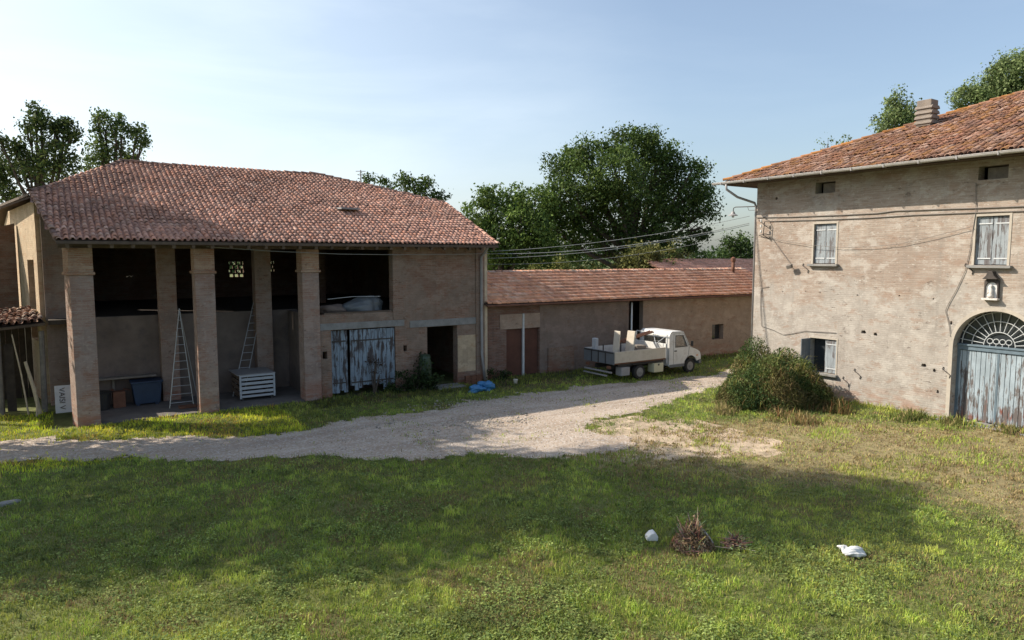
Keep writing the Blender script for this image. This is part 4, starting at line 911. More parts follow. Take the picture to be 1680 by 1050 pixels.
# chimney with stacked concrete cowl slabs
cp = (28.0, -12.05); rl = HZ+HK*(TE-cp[1])
b = MB(); b.box(cp[0]-0.27, cp[0]+0.27, cp[1]-0.27, cp[1]+0.27, rl-0.5, rl+0.5); ch = b.build('chimney', 'chimney_concrete', house, bevel=0.02)
zt = at(1522, 174, 1)-CAM; topz = CAM[2]+zt[2]*((cp[0]-CAM[0])/zt[0])
b = MB(); b.box(cp[0]-0.2, cp[0]+0.2, cp[1]-0.2, cp[1]+0.2, rl+0.5, topz-0.1); b.build('flue_core', 'iron_dark', ch)
for i in range(4):
    z = topz-0.13-i*0.19; b = MB(); b.prism([(-0.32, 0), (0.32, 0), (0.31, 0.05), (0.24, 0.12), (-0.24, 0.12), (-0.31, 0.05)], lambda u, v, w_, z=z: (cp[0]+u, cp[1]+w_, z+v), -0.32, 0.32)
    b.build('cowl_slab', 'chimney_concrete', ch)
# S-shaped iron wall ties
def wy(px, py):
    r = FWD + RT*(px-PX)/F - UP*(py-PY)/F; k = (HS-CAM[0])/r[0]; p = CAM+r*k; return p[1], p[2]
for (px, py, sg) in ((1322, 439, 1), (1590, 440, 1), (1407, 612, 1), (1388, 625, 1), (1553, 610, 1)):
    y, z = wy(px, py); b = MB(); s_ = 0.16
    b.tube([(HS-0.02, y+0.10, z+0.16), (HS-0.03, y+0.13, z+0.08), (HS-0.03, y, z), (HS-0.03, y-0.13, z-0.10), (HS-0.02, y-0.10, z-0.2)], 0.016, 5)
    b.build('wall_tie', 'iron_dark', house)
# cables clipped to the facade
def cable(name, label, pts, r=0.012, mat='cable_grey', cat='cable', group=None, top=True, parent=None):
    b = MB(); b.tube(pts, r, 5); o = b.build(name, mat, parent)
    if top: tag(o, label, cat, group)
    return o
def wallpts(pp, off=0.03): return [(HS-off, *wy(a, c)) for a, c in pp]
GCAB = 'cables running over the farmhouse facade'
cable('cable', 'upper of two thick cables clipped under the farmhouse eave shade', wallpts([(1242, 357), (1300, 356), (1380, 353), (1440, 350), (1470, 346), (1560, 343), (1620, 341), (1720, 337)]), 0.022, group=GCAB)
cable('cable', 'lower of two thick cables clipped above the upper windows', wallpts([(1262, 363), (1340, 361), (1420, 358), (1500, 353), (1600, 349), (1720, 345)]), 0.02, group=GCAB)
cable('cable', 'slack thin wire sagging between the two upper windows', wallpts([(1255, 385), (1280, 394), (1330, 402), (1380, 406), (1430, 405), (1480, 400), (1530, 389), (1596, 372)], 0.10), 0.008, group=GCAB)
cable('cable', 'thin wire dropping past the right upper window to the gate arch', wallpts([(1602, 300), (1602, 345), (1598, 370), (1592, 410), (1584, 445), (1570, 475), (1556, 500), (1552, 510), (1558, 535), (1560, 552)]), 0.010, group=GCAB)
cable('cable', 'thin cable looping left of the low window', wallpts([(1262, 470), (1250, 472), (1248, 500), (1250, 535), (1268, 541), (1285, 549), (1300, 547), (1320, 543), (1372, 546)]), 0.011, group=GCAB)
# little wall lamp with its wire
ly, lz = wy(1300, 437)
fl = thing('floodlight', 'small floodlight on the facade left of the first upper window', 'lamp', (HS, ly, lz))
b = MB(); b.tube([(HS, ly+0.1, lz+0.05), (HS-0.16, ly+0.06, lz+0.03)], 0.015, 6); b.build('arm', 'iron_dark', fl)
b = MB(); b.obox((HS-0.22, ly-0.02, lz), (0.06, 0.0, 0.03), (0, 0.11, -0.02), (-0.03, 0, 0.07)); b.build('lamp_head', 'cable_grey', fl, bevel=0.015)
cable('cable', 'diagonal wire from the corner bracket down to the floodlight', wallpts([(1265, 387), (1280, 408), (1298, 433)], 0.05), 0.010, group=GCAB)
# insulator bracket at the corner
iy, iz = wy(1262, 372)
ib = thing('wire_bracket', 'iron bracket with porcelain insulators at the house corner', 'bracket', (HS, iy, iz))
b = MB(); b.tube([(HS, iy, iz+0.25), (HS-0.25, iy+0.05, iz+0.2), (HS-0.25, iy+0.1, iz-0.35), (HS, iy, iz-0.5)], 0.018, 6); b.tube([(HS-0.05, iy+0.5, iz+0.3), (HS-0.2, iy, iz+0.0)], 0.015, 6); b.tube([(HS-0.05, iy+0.45, iz-0.35), (HS-0.25, iy, iz-0.3), (HS-0.05, iy-0.1, iz-0.35)], 0.018, 6); b.build('arm', 'iron_dark', ib)
for dz in (0.25, 0.02, -0.2):
    b = MB(); b.lathe((HS-0.27, iy+0.2, iz+dz), [(0.03, -0.05), (0.045, -0.02), (0.03, 0.0), (0.045, 0.03), (0.02, 0.06)], 10); b.build('insulator', 'white_plastic', ib)
# overhead wires barn -> house corner
def wire(label, p, q, sag, r=0.010, mat='wire_light'):
    p, q = Vector(p), Vector(q); pts = [p.lerp(q, i/14)-Vector((0, 0, sag*4*(i/14)*(1-i/14))) for i in range(15)]
    cable('overhead_wire', label, pts, r, mat, 'wire', 'overhead wires between barn and farmhouse')
E1 = (HS-0.2, -6.8)
wire('topmost overhead wire from the barn corner to the house bracket', (15.3, 0.0, 5.75), (E1[0], E1[1], 7.25), 0.25)
wire('middle thick overhead wire between barn corner and house', (15.3, 0.0, 5.65), (E1[0], E1[1], 6.95), 0.35, 0.013)
wire('lower overhead wire hanging between barn corner and house', (15.3, 0.02, 5.45), (E1[0], E1[1], 6.88), 0.30, 0.011)
wire('lowest slack overhead wire between barn corner and house', (15.3, 0.05, 5.2), (E1[0], E1[1], 6.60), 0.40, 0.006)
cable('overhead_wire', 'wire strung under the barn eave along the pillars', [(3.8, -0.2, 5.86), (6, -0.25, 5.72), (8.5, -0.28, 5.62), (11, -0.25, 5.60), (13.5, -0.2, 5.62), (15.3, -0.1, 5.66)], 0.012, 'wire_light', 'wire', 'overhead wires between barn and farmhouse')
# street lamp on the corner
la_ = thing('wall_lamp', 'old enamel lamp on an iron arm at the house corner under the gutter', 'lamp', (HS+0.05, HC, 7.6))
b = MB(); b.tube([(HS+0.05, HC, 7.66), (HS+0.05, HC+1.15, 7.70), (HS+0.05, HC+1.25, 7.66), (HS+0.05, HC+1.27, 7.50)], 0.02, 7); b.tube([(HS+0.05, HC, 7.50), (HS+0.05, HC+0.45, 7.52), (HS+0.05, HC+0.5, 7.66)], 0.010, 6); b.build('arm', 'iron_dark', la_)
b = MB(); b.lathe((HS+0.05, HC+1.27, 7.36), [(0.21, -0.03), (0.20, -0.01), (0.10, 0.05), (0.06, 0.14), (0.04, 0.16)], 16); b.build('lamp_shade', 'pipe_grey', la_)
b = MB(); b.lathe((HS+0.05, HC+1.27, 7.30), [(0.02, -0.06), (0.06, -0.03), (0.06, 0.02), (0.03, 0.05)], 10); b.build('bulb', 'lamp_glass', la_)
# wall shrine
sy, sz = wy(1627, 492); sz = sz
shr = thing('shrine', 'small wall shrine with a pale relief figure above the arched gate', 'shrine', (HS, sy, sz))
b = MB(); b.prism([(-0.23, 0), (0.23, 0), (0.23, 0.06), (-0.23, 0.06)], lambda u, v, w_: (HS-w_, sy+u, sz+v), 0, 0.20); b.build('shelf', 'statue', shr, bevel=0.008)
b = MB(); b.prism([(-0.21, 0.06), (-0.165, 0.06), (-0.165, 0.42)]+[(0.165*math.cos(PI-PI*i/10), 0.42+0.165*math.sin(PI*i/10)) for i in range(11)]+[(0.165, 0.06), (0.20, 0.06), (0.20, 0.62), (0.12, 0.66), (-0.12, 0.66), (-0.20, 0.62)], lambda u, v, w_: (HS-w_, sy+u, sz+v), 0, 0.10); b.build('niche', 'iron_dark', shr)
b = MB(); b.prism([(-0.165, 0.06)]+[(0.165*math.cos(PI-PI*i/10), 0.40+0.165*math.sin(PI*i/10)) for i in range(11)]+[(0.165, 0.06)], lambda u, v, w_: (HS-w_, sy+u, sz+v), 0.0, 0.05); b.build('plaque', 'white_plastic', shr)
b = MB(); b.lathe((HS-0.10, sy, sz+0.07), [(0.085, 0), (0.09, 0.08), (0.07, 0.2), (0.055, 0.28), (0.03, 0.31), (0.045, 0.34), (0.05, 0.38), (0.03, 0.42)], 10); b.lathe((HS-0.14, sy+0.05, sz+0.2), [(0.035, 0), (0.04, 0.06), (0.02, 0.09), (0.028, 0.12), (0.01, 0.16)], 8); b.build('figure', 'statue', shr, smooth=True)
b = MB(); b.prism([(-0.22, 0.67), (0.22, 0.67), (0.12, 0.78), (0.06, 0.92), (-0.06, 0.92), (-0.12, 0.78)], lambda u, v, w_: (HS-w_, sy+u, sz+v), 0, 0.24); b.build('canopy', 'iron_dark', shr, bevel=0.01)

# ================================================================= TRUCK
def make_truck():
    X0, Y0, Y1 = 19.6, -3.6, -1.55
    t = thing('pickup_truck', 'small white flatbed truck parked beside the low outbuilding', 'truck', (22.3, -2.58, 0))
    # cab side shape, u = x, v = z
    side = [(23.02, 0.42), (23.02, 1.86), (23.08, 1.98), (23.2, 2.04), (23.85, 2.03), (23.97, 1.97), (24.42, 1.27), (24.95, 1.08), (25.10, 0.98), (25.16, 0.82),
            (25.18, 0.62), (24.92, 0.56)] + [(24.48+0.44*math.cos(a), 0.40+0.44*math.sin(a)) for a in np.linspace(0.35, PI-0.1, 9)] + [(24.02, 0.36), (23.5, 0.36)]
    hole = [(23.42, 1.30), (24.22, 1.30), (23.93, 1.84), (23.42, 1.86)]
    cab = MB()
    cab.prism(side, lambda u, v, w_: (u, Y0+0.04+w_, v), 0, 0.05, holes=[hole]); cab.prism(side, lambda u, v, w_: (u, Y1-0.14+w_, v), 0, 0.05, holes=[hole])
    top = [(23.02, 1.86), (23.08, 1.985), (23.2, 2.05), (23.85, 2.04), (23.97, 1.975)]
    for i in range(4):
        (a, b_), (c, d) = top[i], top[i+1]; cab.add([(a, Y0+.04, b_), (c, Y0+.04, d), (c, Y1-.09, d), (a, Y1-.09, b_), (a, Y0+.04, b_-.04), (c, Y0+.04, d-.04), (c, Y1-.09, d-.04), (a, Y1-.09, b_-.04)], [(0, 1, 2, 3), (7, 6, 5, 4), (0, 1, 5, 4), (2, 3, 7, 6)])
    fr = [(24.40, 1.275), (24.95, 1.085), (25.10, 0.985), (25.165, 0.82), (25.185, 0.62)]
    for i in range(4):
        (a, b_), (c, d) = fr[i], fr[i+1]; cab.add([(a, Y0+.04, b_), (c, Y0+.04, d), (c, Y1-.09, d), (a, Y1-.09, b_)], [(0, 1, 2, 3)])
    cab.prism([(Y0+.09, 0.45), (Y1-.14, 0.45), (Y1-.14, 1.88), (Y0+.09, 1.88)], lambda u, v, w_: (23.02+w_, u, v), 0, 0.04, holes=[[(Y0+.28, 1.25), (Y1-.33, 1.25), (Y1-.33, 1.75), (Y0+.28, 1.75)]])
    for y in (Y0+.07, Y1-.12): cab.tube([(23.95, y, 1.99), (24.41, y, 1.28)], 0.028, 6)
    body = cab.build('cab', 'white_paint', t, bevel=0.012)
    m = MB(); m.add([(23.965, Y0+.1, 1.96), (24.41, Y0+.1, 1.285), (24.41, Y1-.15, 1.285), (23.965, Y1-.15, 1.96)], [(0, 1, 2, 3)]); m.build('windscreen', 'cab_glass', t)
    for y in (Y0+.07, Y1-.12):
        m = MB(); m.add([(u, y, v) for u, v in hole], [(0, 1, 2, 3)]); m.build('side_window', 'cab_glass', t)
    m = MB(); m.add([(23.04, Y0+.28, 1.25), (23.04, Y1-.33, 1.25), (23.04, Y1-.33, 1.75), (23.04, Y0+.28, 1.75)], [(0, 1, 2, 3)]); m.build('rear_window', 'cab_glass', t)
    # door seams, handle, mirror
    m = MB(); m.tube([(23.30, Y0+.037, 0.40), (23.30, Y0+.037, 1.95), (23.95, Y0+.037, 1.94), (24.36, Y0+.037, 1.28), (24.30, Y0+.037, 0.85), (24.02, Y0+.037, 0.55), (24.0, Y0+.037, 0.38)], 0.007, 4); dr = m.build('door_seam', 'chassis', t)
    m = MB(); m.box(23.36, 23.50, Y0+.015, Y0+.04, 1.10, 1.15); m.build('door_handle', 'plastic_black', t)
    m = MB(); m.tube([(hole[i][0], Y0+.036, hole[i][1]) for i in (0, 1, 2, 3, 0)], 0.014, 5); m.build('window_seal', 'plastic_black', t)
    for y, s_ in ((Y0+.04, -1), (Y1-.09, 1)):
        m = MB(); m.tube([(24.3, y, 1.35), (24.36, y+s_*0.16, 1.42)], 0.012, 5); m.box(24.33, 24.40, y+s_*0.17-0.05, y+s_*0.17+0.05, 1.32, 1.56); m.build('wing_mirror', 'plastic_black', t, bevel=0.01)
    for y in (Y0+.18, Y1-.36):
        m = MB(); m.obox((25.13, y+.08, 0.86), (0.03, 0, -0.01), (0, 0.11, 0), (0.01, 0, 0.06)); m.build('headlight', 'lamp_glass', t, bevel=0.01)
    m = MB(); m.box(24.86, 24.96, Y0+.025, Y0+.045, 0.80, 0.85); m.build('side_marker', 'orange_lens', t)
    m = MB(); m.box(25.08, 25.24, Y0+.06, Y1-.11, 0.40, 0.58); m.build('front_bumper', 'grey_paint', t, bevel=0.02)
    m = MB(); m.box(25.165, 25.19, Y0+.5, Y1-.55, 0.68, 0.90); m.build('grille', 'plastic_black', t)
    # interior
    m = MB(); m.box(23.25, 23.75, Y0+.15, Y1-.2, 0.75, 0.95); m.box(23.15, 23.30, Y0+.15, Y1-.2, 0.9, 1.45); m.build('seat', 'dark_wood', t, bevel=0.03)
    m = MB(); m.box(24.0, 24.38, Y0+.1, Y1-.15, 0.95, 1.22); m.build('dashboard', 'plastic_black', t, bevel=0.03)
    m = MB(); c = Vector((23.98, Y1-.55, 1.28)); m.tube([c+Vector((0.08*math.sin(a), 0.18*math.cos(a), 0.16*math.sin(a))) for a in np.linspace(0, 2*PI, 14)], 0.014, 5); m.build('steering_wheel', 'plastic_black', t)
    m = MB(); m.box(23.04, 24.02, Y0+.018, Y0+.038, 0.37, 0.50); m.build('sill_trim', 'grey_paint', t)
    m = MB(); m.tube([(23.5, Y0+.1, 1.93), (23.93, Y0+.1, 1.9)], 0.008, 4); m.tube([(24.42, -3.0, 1.30), (24.12, -2.75, 1.72)], 0.008, 4); m.tube([(24.42, -2.3, 1.30), (24.12, -2.05, 1.72)], 0.008, 4); m.build('wiper', 'plastic_black', t)
    # bed
    m = MB(); m.box(19.6, 22.78, Y0+.02, Y1-.02, 0.80, 0.88); bed = m.build('bed_floor', 'rust', t)
    m = MB(); m.box(19.62, 22.72, Y0-.01, Y0+.03, 0.86, 1.36); m.build('side_board', 'cream_paint', t, bevel=0.006)
    m = MB(); m.box(19.62, 22.72, Y1-.03, Y1+.01, 0.86, 1.36); m.build('side_board', 'white_paint', t, bevel=0.006)
    m = MB(); m.box(19.56, 19.60, Y0, Y1, 0.80, 1.36)
    m.build('tailboard', 'grey_paint', t, bevel=0.006)
    m = MB()
    for y in (Y0+.55, -2.57, Y1-.55): m.box(19.545, 19.56, y-.03, y+.03, 0.80, 1.36)
    m.box(19.548, 19.56, Y0+.04, Y1-.04, 1.28, 1.34); m.build('tailboard_rib', 'chassis', t)
    m = MB(); m.box(22.74, 22.80, Y0, Y1, 0.84, 1.52); hb = m.build('headboard', 'white_paint', t, bevel=0.006)
    for x in (20.7, 21.8):
        m = MB(); m.box(x-.03, x+.03, Y1-.045, Y1-.03, 0.88, 1.42); m.build('stake', 'chassis', t)
    m = MB(); m.tube([(22.84, Y0+.02, 0.6), (22.84, Y0+.02, 1.95)], 0.025, 6); m.tube([(22.84, Y1-.02, 0.85), (22.84, Y1-.02, 1.95)], 0.025, 6); m.tube([(22.84, Y0+.02, 1.95), (22.84, Y1-.02, 1.95)], 0.022, 6)
    m.tube([(22.84, Y0+.02, 1.9), (22.5, Y0+.4, 1.5), (22.84, Y0+.9, 1.9)], 0.016, 6); m.build('rack', 'iron_pale', t)
    # chassis, boxes, bumper
    m = MB(); m.box(19.75, 24.9, -3.05, -2.92, 0.50, 0.68); m.box(19.75, 24.9, -2.24, -2.11, 0.50, 0.68); m.box(20.9, 21.5, -3.2, -1.95, 0.32, 0.44); m.box(24.2, 24.7, -3.2, -1.95, 0.32, 0.44); m.box(23.0, 24.9, -3.0, -2.1, 0.4, 0.74)
    m.box(19.9, 22.7, Y0+.1, Y0+.16, 0.68, 0.80); m.build('chassis_frame', 'chassis', t)
    m = MB(); m.box(22.02, 22.62, Y0+.0, Y0+.42, 0.24, 0.66); tb = m.build('toolbox', 'toolbox_cream', t, bevel=0.015)
    m = MB(); m.box(22.26, 22.35, Y0-.012, Y0-.001, 0.55, 0.63); m.build('latch', 'plastic_black', tb)
    m = MB(); m.box(20.05, 20.55, Y0+.03, Y0+.42, 0.26, 0.64); m.build('side_box', 'pipe_grey', t, bevel=0.015)
    m = MB(); m.box(19.50, 19.56, Y0+.1, Y1-.1, 0.42, 0.48); m.box(19.36, 19.42, Y0+.25, Y1-.2, 0.28, 0.33); m.build('rear_bumper', 'pipe_grey', t)
    m = MB()
    for y in (Y0+.18, Y1-.42): m.box(19.52, 19.57, y, y+.24, 0.60, 0.72)
    m.build('tail_light', 'rust', t)
    for x in (21.2, 24.48):
        for y, s_ in ((Y0+.07, 1), (Y1-.12-.2, -1)):
            yy = y if s_ == 1 else Y1-.32
            m = MB(); m.lathe((x, yy, 0.335), [(0.20, 0.0), (0.31, 0.0), (0.335, 0.03), (0.335, 0.19), (0.31, 0.22), (0.2, 0.22)], 28, 'y'); wh = m.build('wheel', 'rubber', t, smooth=False)
            yo = yy-0.002 if s_ == 1 else yy+0.222
            m = MB(); m.lathe((x, yo, 0.335), [(0.205, 0.0*s_), (0.19, 0.03*s_), (0.10, 0.05*s_), (0.09, -0.0*s_-0.006), (0.04, -0.02*s_)], 20, 'y'); m.build('rim', 'rim', wh)
    m = MB(); m.box(20.72, 21.68, Y0+.03, Y0+.30, 0.70, 0.73); m.build('mudguard', 'chassis', t)
    return t
make_truck()
# load on the truck
b = MB(); b.obox((20.15, -3.1, 1.60), (0.035, 0.02, 0), (0, 0.20, 0), (0.06, 0, 0.62)); tag(b.build('board', 'cream_paint', bevel=0.01), 'pale upright board in the truck bed nearest the tailboard', 'board', 'boards standing in the truck bed')
b = MB(); b.obox((20.95, -3.15, 1.58), (0.035, -0.02, 0), (0, 0.24, 0), (0.10, 0, 0.60)); tag(b.build('board', 'cream_paint', bevel=0.01), 'pale upright board in the middle of the truck bed', 'board', 'boards standing in the truck bed')
b = MB(); b.obox((19.85, -2.0, 1.35), (0.1, 0.02, 0), (0, 0.14, 0), (0.0, 0, 0.47)); tag(b.build('plastic_canister', 'crate_white', bevel=0.03), 'bluish white tall canister at the far rear corner of the truck bed', 'canister')
b = MB()
for i in range(4): b.tube([(20.9, -2.7+0.08*i, 1.62+0.03*(i % 2)), (22.84, -2.7+0.08*i, 1.98+0.03*(i % 2))], 0.035, 8)
tag(b.build('pipe_bundle', 'rust'), 'rusty pipes lying on the truck rack behind the cab', 'pipes')
b = MB(); b.box(21.6, 22.6, -2.9, -2.1, 0.885, 1.25); b.box(21.75, 22.3, -2.8, -2.3, 1.25, 1.4); tag(b.build('wooden_crate', 'grey_wood', bevel=0.02), 'worn wooden crate on the truck bed by the headboard', 'crate')

# ================================================================= PORCH OBJECTS
def slat_trailer():
    t = thing('livestock_crate', 'low white slatted animal crate standing in the barn porch', 'crate', (5.7, 1.9, 0))
    x0, x1, y0, y1, z0, z1 = 5.02, 6.34, 1.2, 2.7, 0.14, 1.02
    b = MB()
    b.box(x0, x0+.07, y0, y0+.06, z0-.02, z1); b.box(x1-.07, x1, y0, y0+.06, z0-.02, z1); b.box(x0+.07, x1-.07, y0, y0+.06, z1-.07, z1); b.box(x0+.07, x1-.07, y0, y0+.06, z0+.02, z0+.10)
    fr = b.build('front_frame', 'crate_white', t, bevel=0.008)
    b = MB()
    for i in range(4): b.box(x0+.075, x1-.075, y0+.015, y0+.045, z0+.17+i*.165, z0+.27+i*.165)
    b.build('front_slats', 'crate_white', t)
    for xx in (x0, x1-.04):
        b = MB()
        for i in range(4): b.box(xx, xx+.04, y0+.07, y1, z0+.10+i*.21, z0+.24+i*.21)
        b.build('side_slats', 'beam_wood', t)
    b = MB(); b.box(x0+.04, x1-.04, y1-.05, y1-.01, z0, z1-.03); b.box(x0+.02, x1-.02, y0+.07, y1, z0, z0+.05); b.build('floor', 'beam_wood', t)
    b = MB(); b.box(x0-.08, x1+.02, y0+.0, y1+.04, z1+.002, z1+.03); b.build('lid', 'pipe_grey', t, bevel=0.005)
    b = MB()
    for x in (x0+.12, x1-.12):
        for y in (y0+.12, y1-.15): b.box(x-.05, x+.05, y-.05, y+.05, 0.03, z0)
    b.build('foot', 'chassis', t)
slat_trailer()
def ladder(name, label, p, q, side, n, r=0.018, w0=0.45, w1=0.3):
    t = thing(name, label, 'ladder', tuple(p)); p, q, side = Vector(p), Vector(q), Vector(side).normalized()
    for s_ in (-1, 1):
        b = MB(); b.tube([p+side*s_*w0/2, q+side*s_*w1/2], r, 6); b.build('rail', 'metal_ladder', t)
    for i in range(n):
        f = (i+.7)/(n+.4); c = p.lerp(q, f); ww = w0+(w1-w0)*f
        b = MB(); b.tube([c-side*ww/2, c+side*ww/2], r*0.8, 6); b.build('rung', 'metal_ladder', t)
    return t
ladder('leaning_ladder', 'metal ladder leaning against the porch back wall behind the white crate', (5.2, 2.35, 0.04), (6.35, 3.36, 3.9), (1, 0, 0), 13, 0.016, 0.42, 0.34)
t = thing('tripod_ladder', 'tall tripod orchard ladder standing open in the porch', 'ladder', (3.1, 1.6, 0))
apx = Vector((3.13, 1.75, 3.62))
feet = [Vector((2.62, 1.35, 0.04)), Vector((3.42, 1.35, 0.04))]
for f in feet:
    b = MB(); b.tube([f, apx], 0.018, 6); b.build('rail', 'metal_ladder', t)
for i in range(11):
    k = (i+.6)/12; b = MB(); b.tube([feet[0].lerp(apx, k), feet[1].lerp(apx, k)], 0.014, 6); b.build('rung', 'metal_ladder', t)
b = MB(); b.tube([(3.75, 2.6, 0.04), apx], 0.018, 6); b.build('prop_leg', 'metal_ladder', t)
# painted sign propped by the pier
sg = thing('sign_board', 'white board with sideways black lettering propped by the first pillar', 'sign', (-0.5, 1.55, 0))
b = MB(); b.obox((-0.46, 1.66, 0.70), (0.36, 0, 0), (0, 0.012, 0), (0, 0.06, 0.46)); pan = b.build('panel', 'crate_white', sg, bevel=0.004)
try:
    cu = bpy.data.curves.new('lettering', 'FONT'); cu.body = 'VAISI V'; cu.size = 0.24; cu.extrude = 0.002; cu.align_x = 'CENTER'; cu.align_y = 'CENTER'
    to = bpy.data.objects.new('tmp', cu); COL.objects.link(to); bpy.context.view_layer.update()
    me = bpy.data.meshes.new_from_object(to.evaluated_get(bpy.context.evaluated_depsgraph_get())); bpy.data.objects.remove(to)
    me.name = 'lettering'; lo = link_mesh('lettering', me, 'iron_dark', pan)
    lo.matrix_local = Matrix.Translation(Vector((-0.62, 1.632, 0.72))-wloc(pan)) @ Matrix.Rotation(math.radians(90-7), 4, 'X') @ Matrix.Rotation(math.radians(-90), 4, 'Z')
except Exception as e: print('text', e)
# storage things
def bin_thing(name, label, cat, c, prof, mat, lid=None):
    t = thing(name, label, cat, c); b = MB(); b.lathe(c, prof, 18); b.build('body', mat, t, smooth=False)
    b = MB(); r, z = prof[-1]; b.lathe((c[0], c[1], c[2]+z), [(r*1.05, 0.0), (r*1.07, 0.03), (r*0.9, 0.05)], 18); b.build('rim' if not lid else 'lid', lid or mat, t)
    return t
bt = thing('storage_bin', 'square blue plastic bin against the porch back wall', 'bin', (2.05, 2.9, 0.04))
b = MB(); b.prism([(1.62, 0.10), (2.45, 0.10), (2.53, 0.86), (1.54, 0.86)], XZ(2.45), 0, 0.8); b.build('body', 'blue_plastic', bt, bevel=0.02)
b = MB(); b.box(1.50, 2.57, 2.41, 3.29, 0.86, 0.93); b.build('rim', 'blue_plastic', bt, bevel=0.015)
b = MB()
for x in (1.66, 2.28):
    for y in (2.5, 3.05): b.box(x, x+.12, y, y+.12, 0.036, 0.10)
b.build('foot', 'blue_plastic', bt)
bin_thing('tub', 'round black tub on the porch floor behind the first pillar', 'tub', (0.55, 2.5, 0.036), [(0.26, 0), (0.33, 0.55), (0.34, 0.6)], 'plastic_black')
bin_thing('bucket', 'small pale bucket in front of the black tub', 'bucket', (0.32, 1.75, 0.036), [(0.12, 0), (0.15, 0.22)], 'crate_white')
cr = thing('cardboard_box', 'brown box between the black tub and the blue bin', 'box', (1.12, 2.7, 0.036))
b = MB(); b.box(0.92, 1.32, 2.5, 2.9, 0.036, 0.62); b.build('body', 'rust', cr, bevel=0.01)
b = MB(); b.obox((0.86, 2.7, 0.66), (0.11, 0, 0.03), (0, 0.19, 0), (0, 0, 0.004)); b.obox((1.38, 2.7, 0.66), (0.11, 0, -0.03), (0, 0.19, 0), (0, 0, 0.004)); b.build('flap', 'rust', cr)
wb = thing('workbench', 'low grey workbench along the porch back wall', 'bench', (1.2, 3.1, 0.036))
b = MB(); b.box(-0.3, 2.4, 2.93, 3.37, 1.02, 1.08); b.build('top', 'grey_wood', wb)
for x in (-0.2, 1.0, 2.3):
    b = MB(); b.box(x-.04, x+.04, 3.28, 3.36, 0.036, 1.02); b.build('leg', 'grey_wood', wb)
tag(MB().box(2.9, 3.5, 1.0, 1.4, 0.036, 0.11).build('brick_slab', 'rust', bevel=0.02), 'flat rusty slab lying under the tripod ladder', 'slab')
# things in the loft opening
def lump(name, label, cat, c, r, mat, seed, group=None, parent=None, sub=4, rough=0.25):
    import bmesh
    bm = bmesh.new(); bmesh.ops.create_icosphere(bm, subdivisions=sub, radius=1.0); rg = random.Random(seed); ph = [rg.random()*9 for _ in range(6)]
    for v in bm.verts:
        p = v.co; n = math.sin(p.x*3.1+ph[0])*math.sin(p.y*2.7+ph[1])+0.6*math.sin(p.z*4.3+ph[2]+p.x*2)+0.35*math.sin(p.x*9+p.y*7+ph[3])+0.25*math.sin(p.y*13+p.z*11+ph[4])
        k = 1+rough*n*0.6; v.co = Vector((p.x*r[0]*k, p.y*r[1]*k, max(-r[2]*0.55, p.z*r[2]*k)))
        v.co += Vector(c)+Vector((0, 0, r[2]*0.55))
    me = bpy.data.meshes.new(name); bm.to_mesh(me); bm.free()
    for p in me.polygons: p.use_smooth = True
    o = link_mesh(name, me, mat, None); tag(o, label, cat, group); return o
lump('tarpaulin_heap', 'grey tarpaulin heap lying in the hayloft opening above the blue door', 'tarpaulin', (9.9, 0.95, 3.25), (0.75, 0.45, 0.42), 'grey_paint', 3)
lump('sack', 'dark sack beside the tarpaulin in the hayloft opening', 'sack', (8.7, 1.0, 3.25), (0.6, 0.4, 0.25), 'grey_render', 5)
b = MB(); b.tube([(8.3, 0.62, 3.85), (9.3, 0.60, 3.92), (10.5, 0.6, 3.90)], 0.012, 5); tag(b.build('rod', 'iron_pale'), 'thin pale rod across the hayloft opening', 'rod')

# ================================================================= FOLIAGE
def leaf_quads(C, size, tint, rg, upbias=0.4, aspect=0.6):
    n = len(C); d = rg.normal(size=(n, 3)); d /= np.linalg.norm(d, axis=1)[:, None]
    nn = rg.normal(size=(n, 3)); nn[:, 2] += upbias; nn -= d*(nn*d).sum(1)[:, None]; nn /= np.linalg.norm(nn, axis=1)[:, None]+1e-9
    s = np.cross(d, nn); L_ = (size*(0.45+1.15*rg.random(n)**1.4))[:, None]
    V = np.stack([C-d*L_*0.5, C+s*L_*aspect*0.5-d*L_*0.05+nn*L_*0.08, C+d*L_*0.5, C-s*L_*aspect*0.5-d*L_*0.05+nn*L_*0.08], 1)
    return V.reshape(-1, 3), np.arange(n*4).reshape(-1, 4), tint
def crown_points(blobs, dens, rg, clump=0.24, per=60, hollow=0.55):
    C = []; G = []
    for (c, r) in blobs:
        c = np.array(c); r = np.array(r, float); vol = (r[0]*r[1]*r[2])**(2/3)
        nc = max(4, int(dens*vol)); d = rg.normal(size=(nc, 3)); d /= np.linalg.norm(d, axis=1)[:, None]
        rad = hollow+(1.06-hollow)*rg.random(nc)**0.6; cc = c+d*r*rad[:, None]
        out = rg.random(nc) < 0.2; cc[out] = c+d[out]*r*(1.0+0.34*rg.random((out.sum(), 1)))
        cr = clump*(0.6+0.8*rg.random(nc))*np.mean(r)**0.35*1.6
        k = per; pts = np.repeat(cc, k, 0)+np.clip(rg.normal(size=(nc*k, 3)), -1.9, 1.9)*np.repeat(cr, k)[:, None]*np.array([0.55, 0.55, 0.42])
        C.append(pts); G.append(np.repeat(0.65+0.7*rg.random(nc), k))
    return np.concatenate(C), np.concatenate(G)
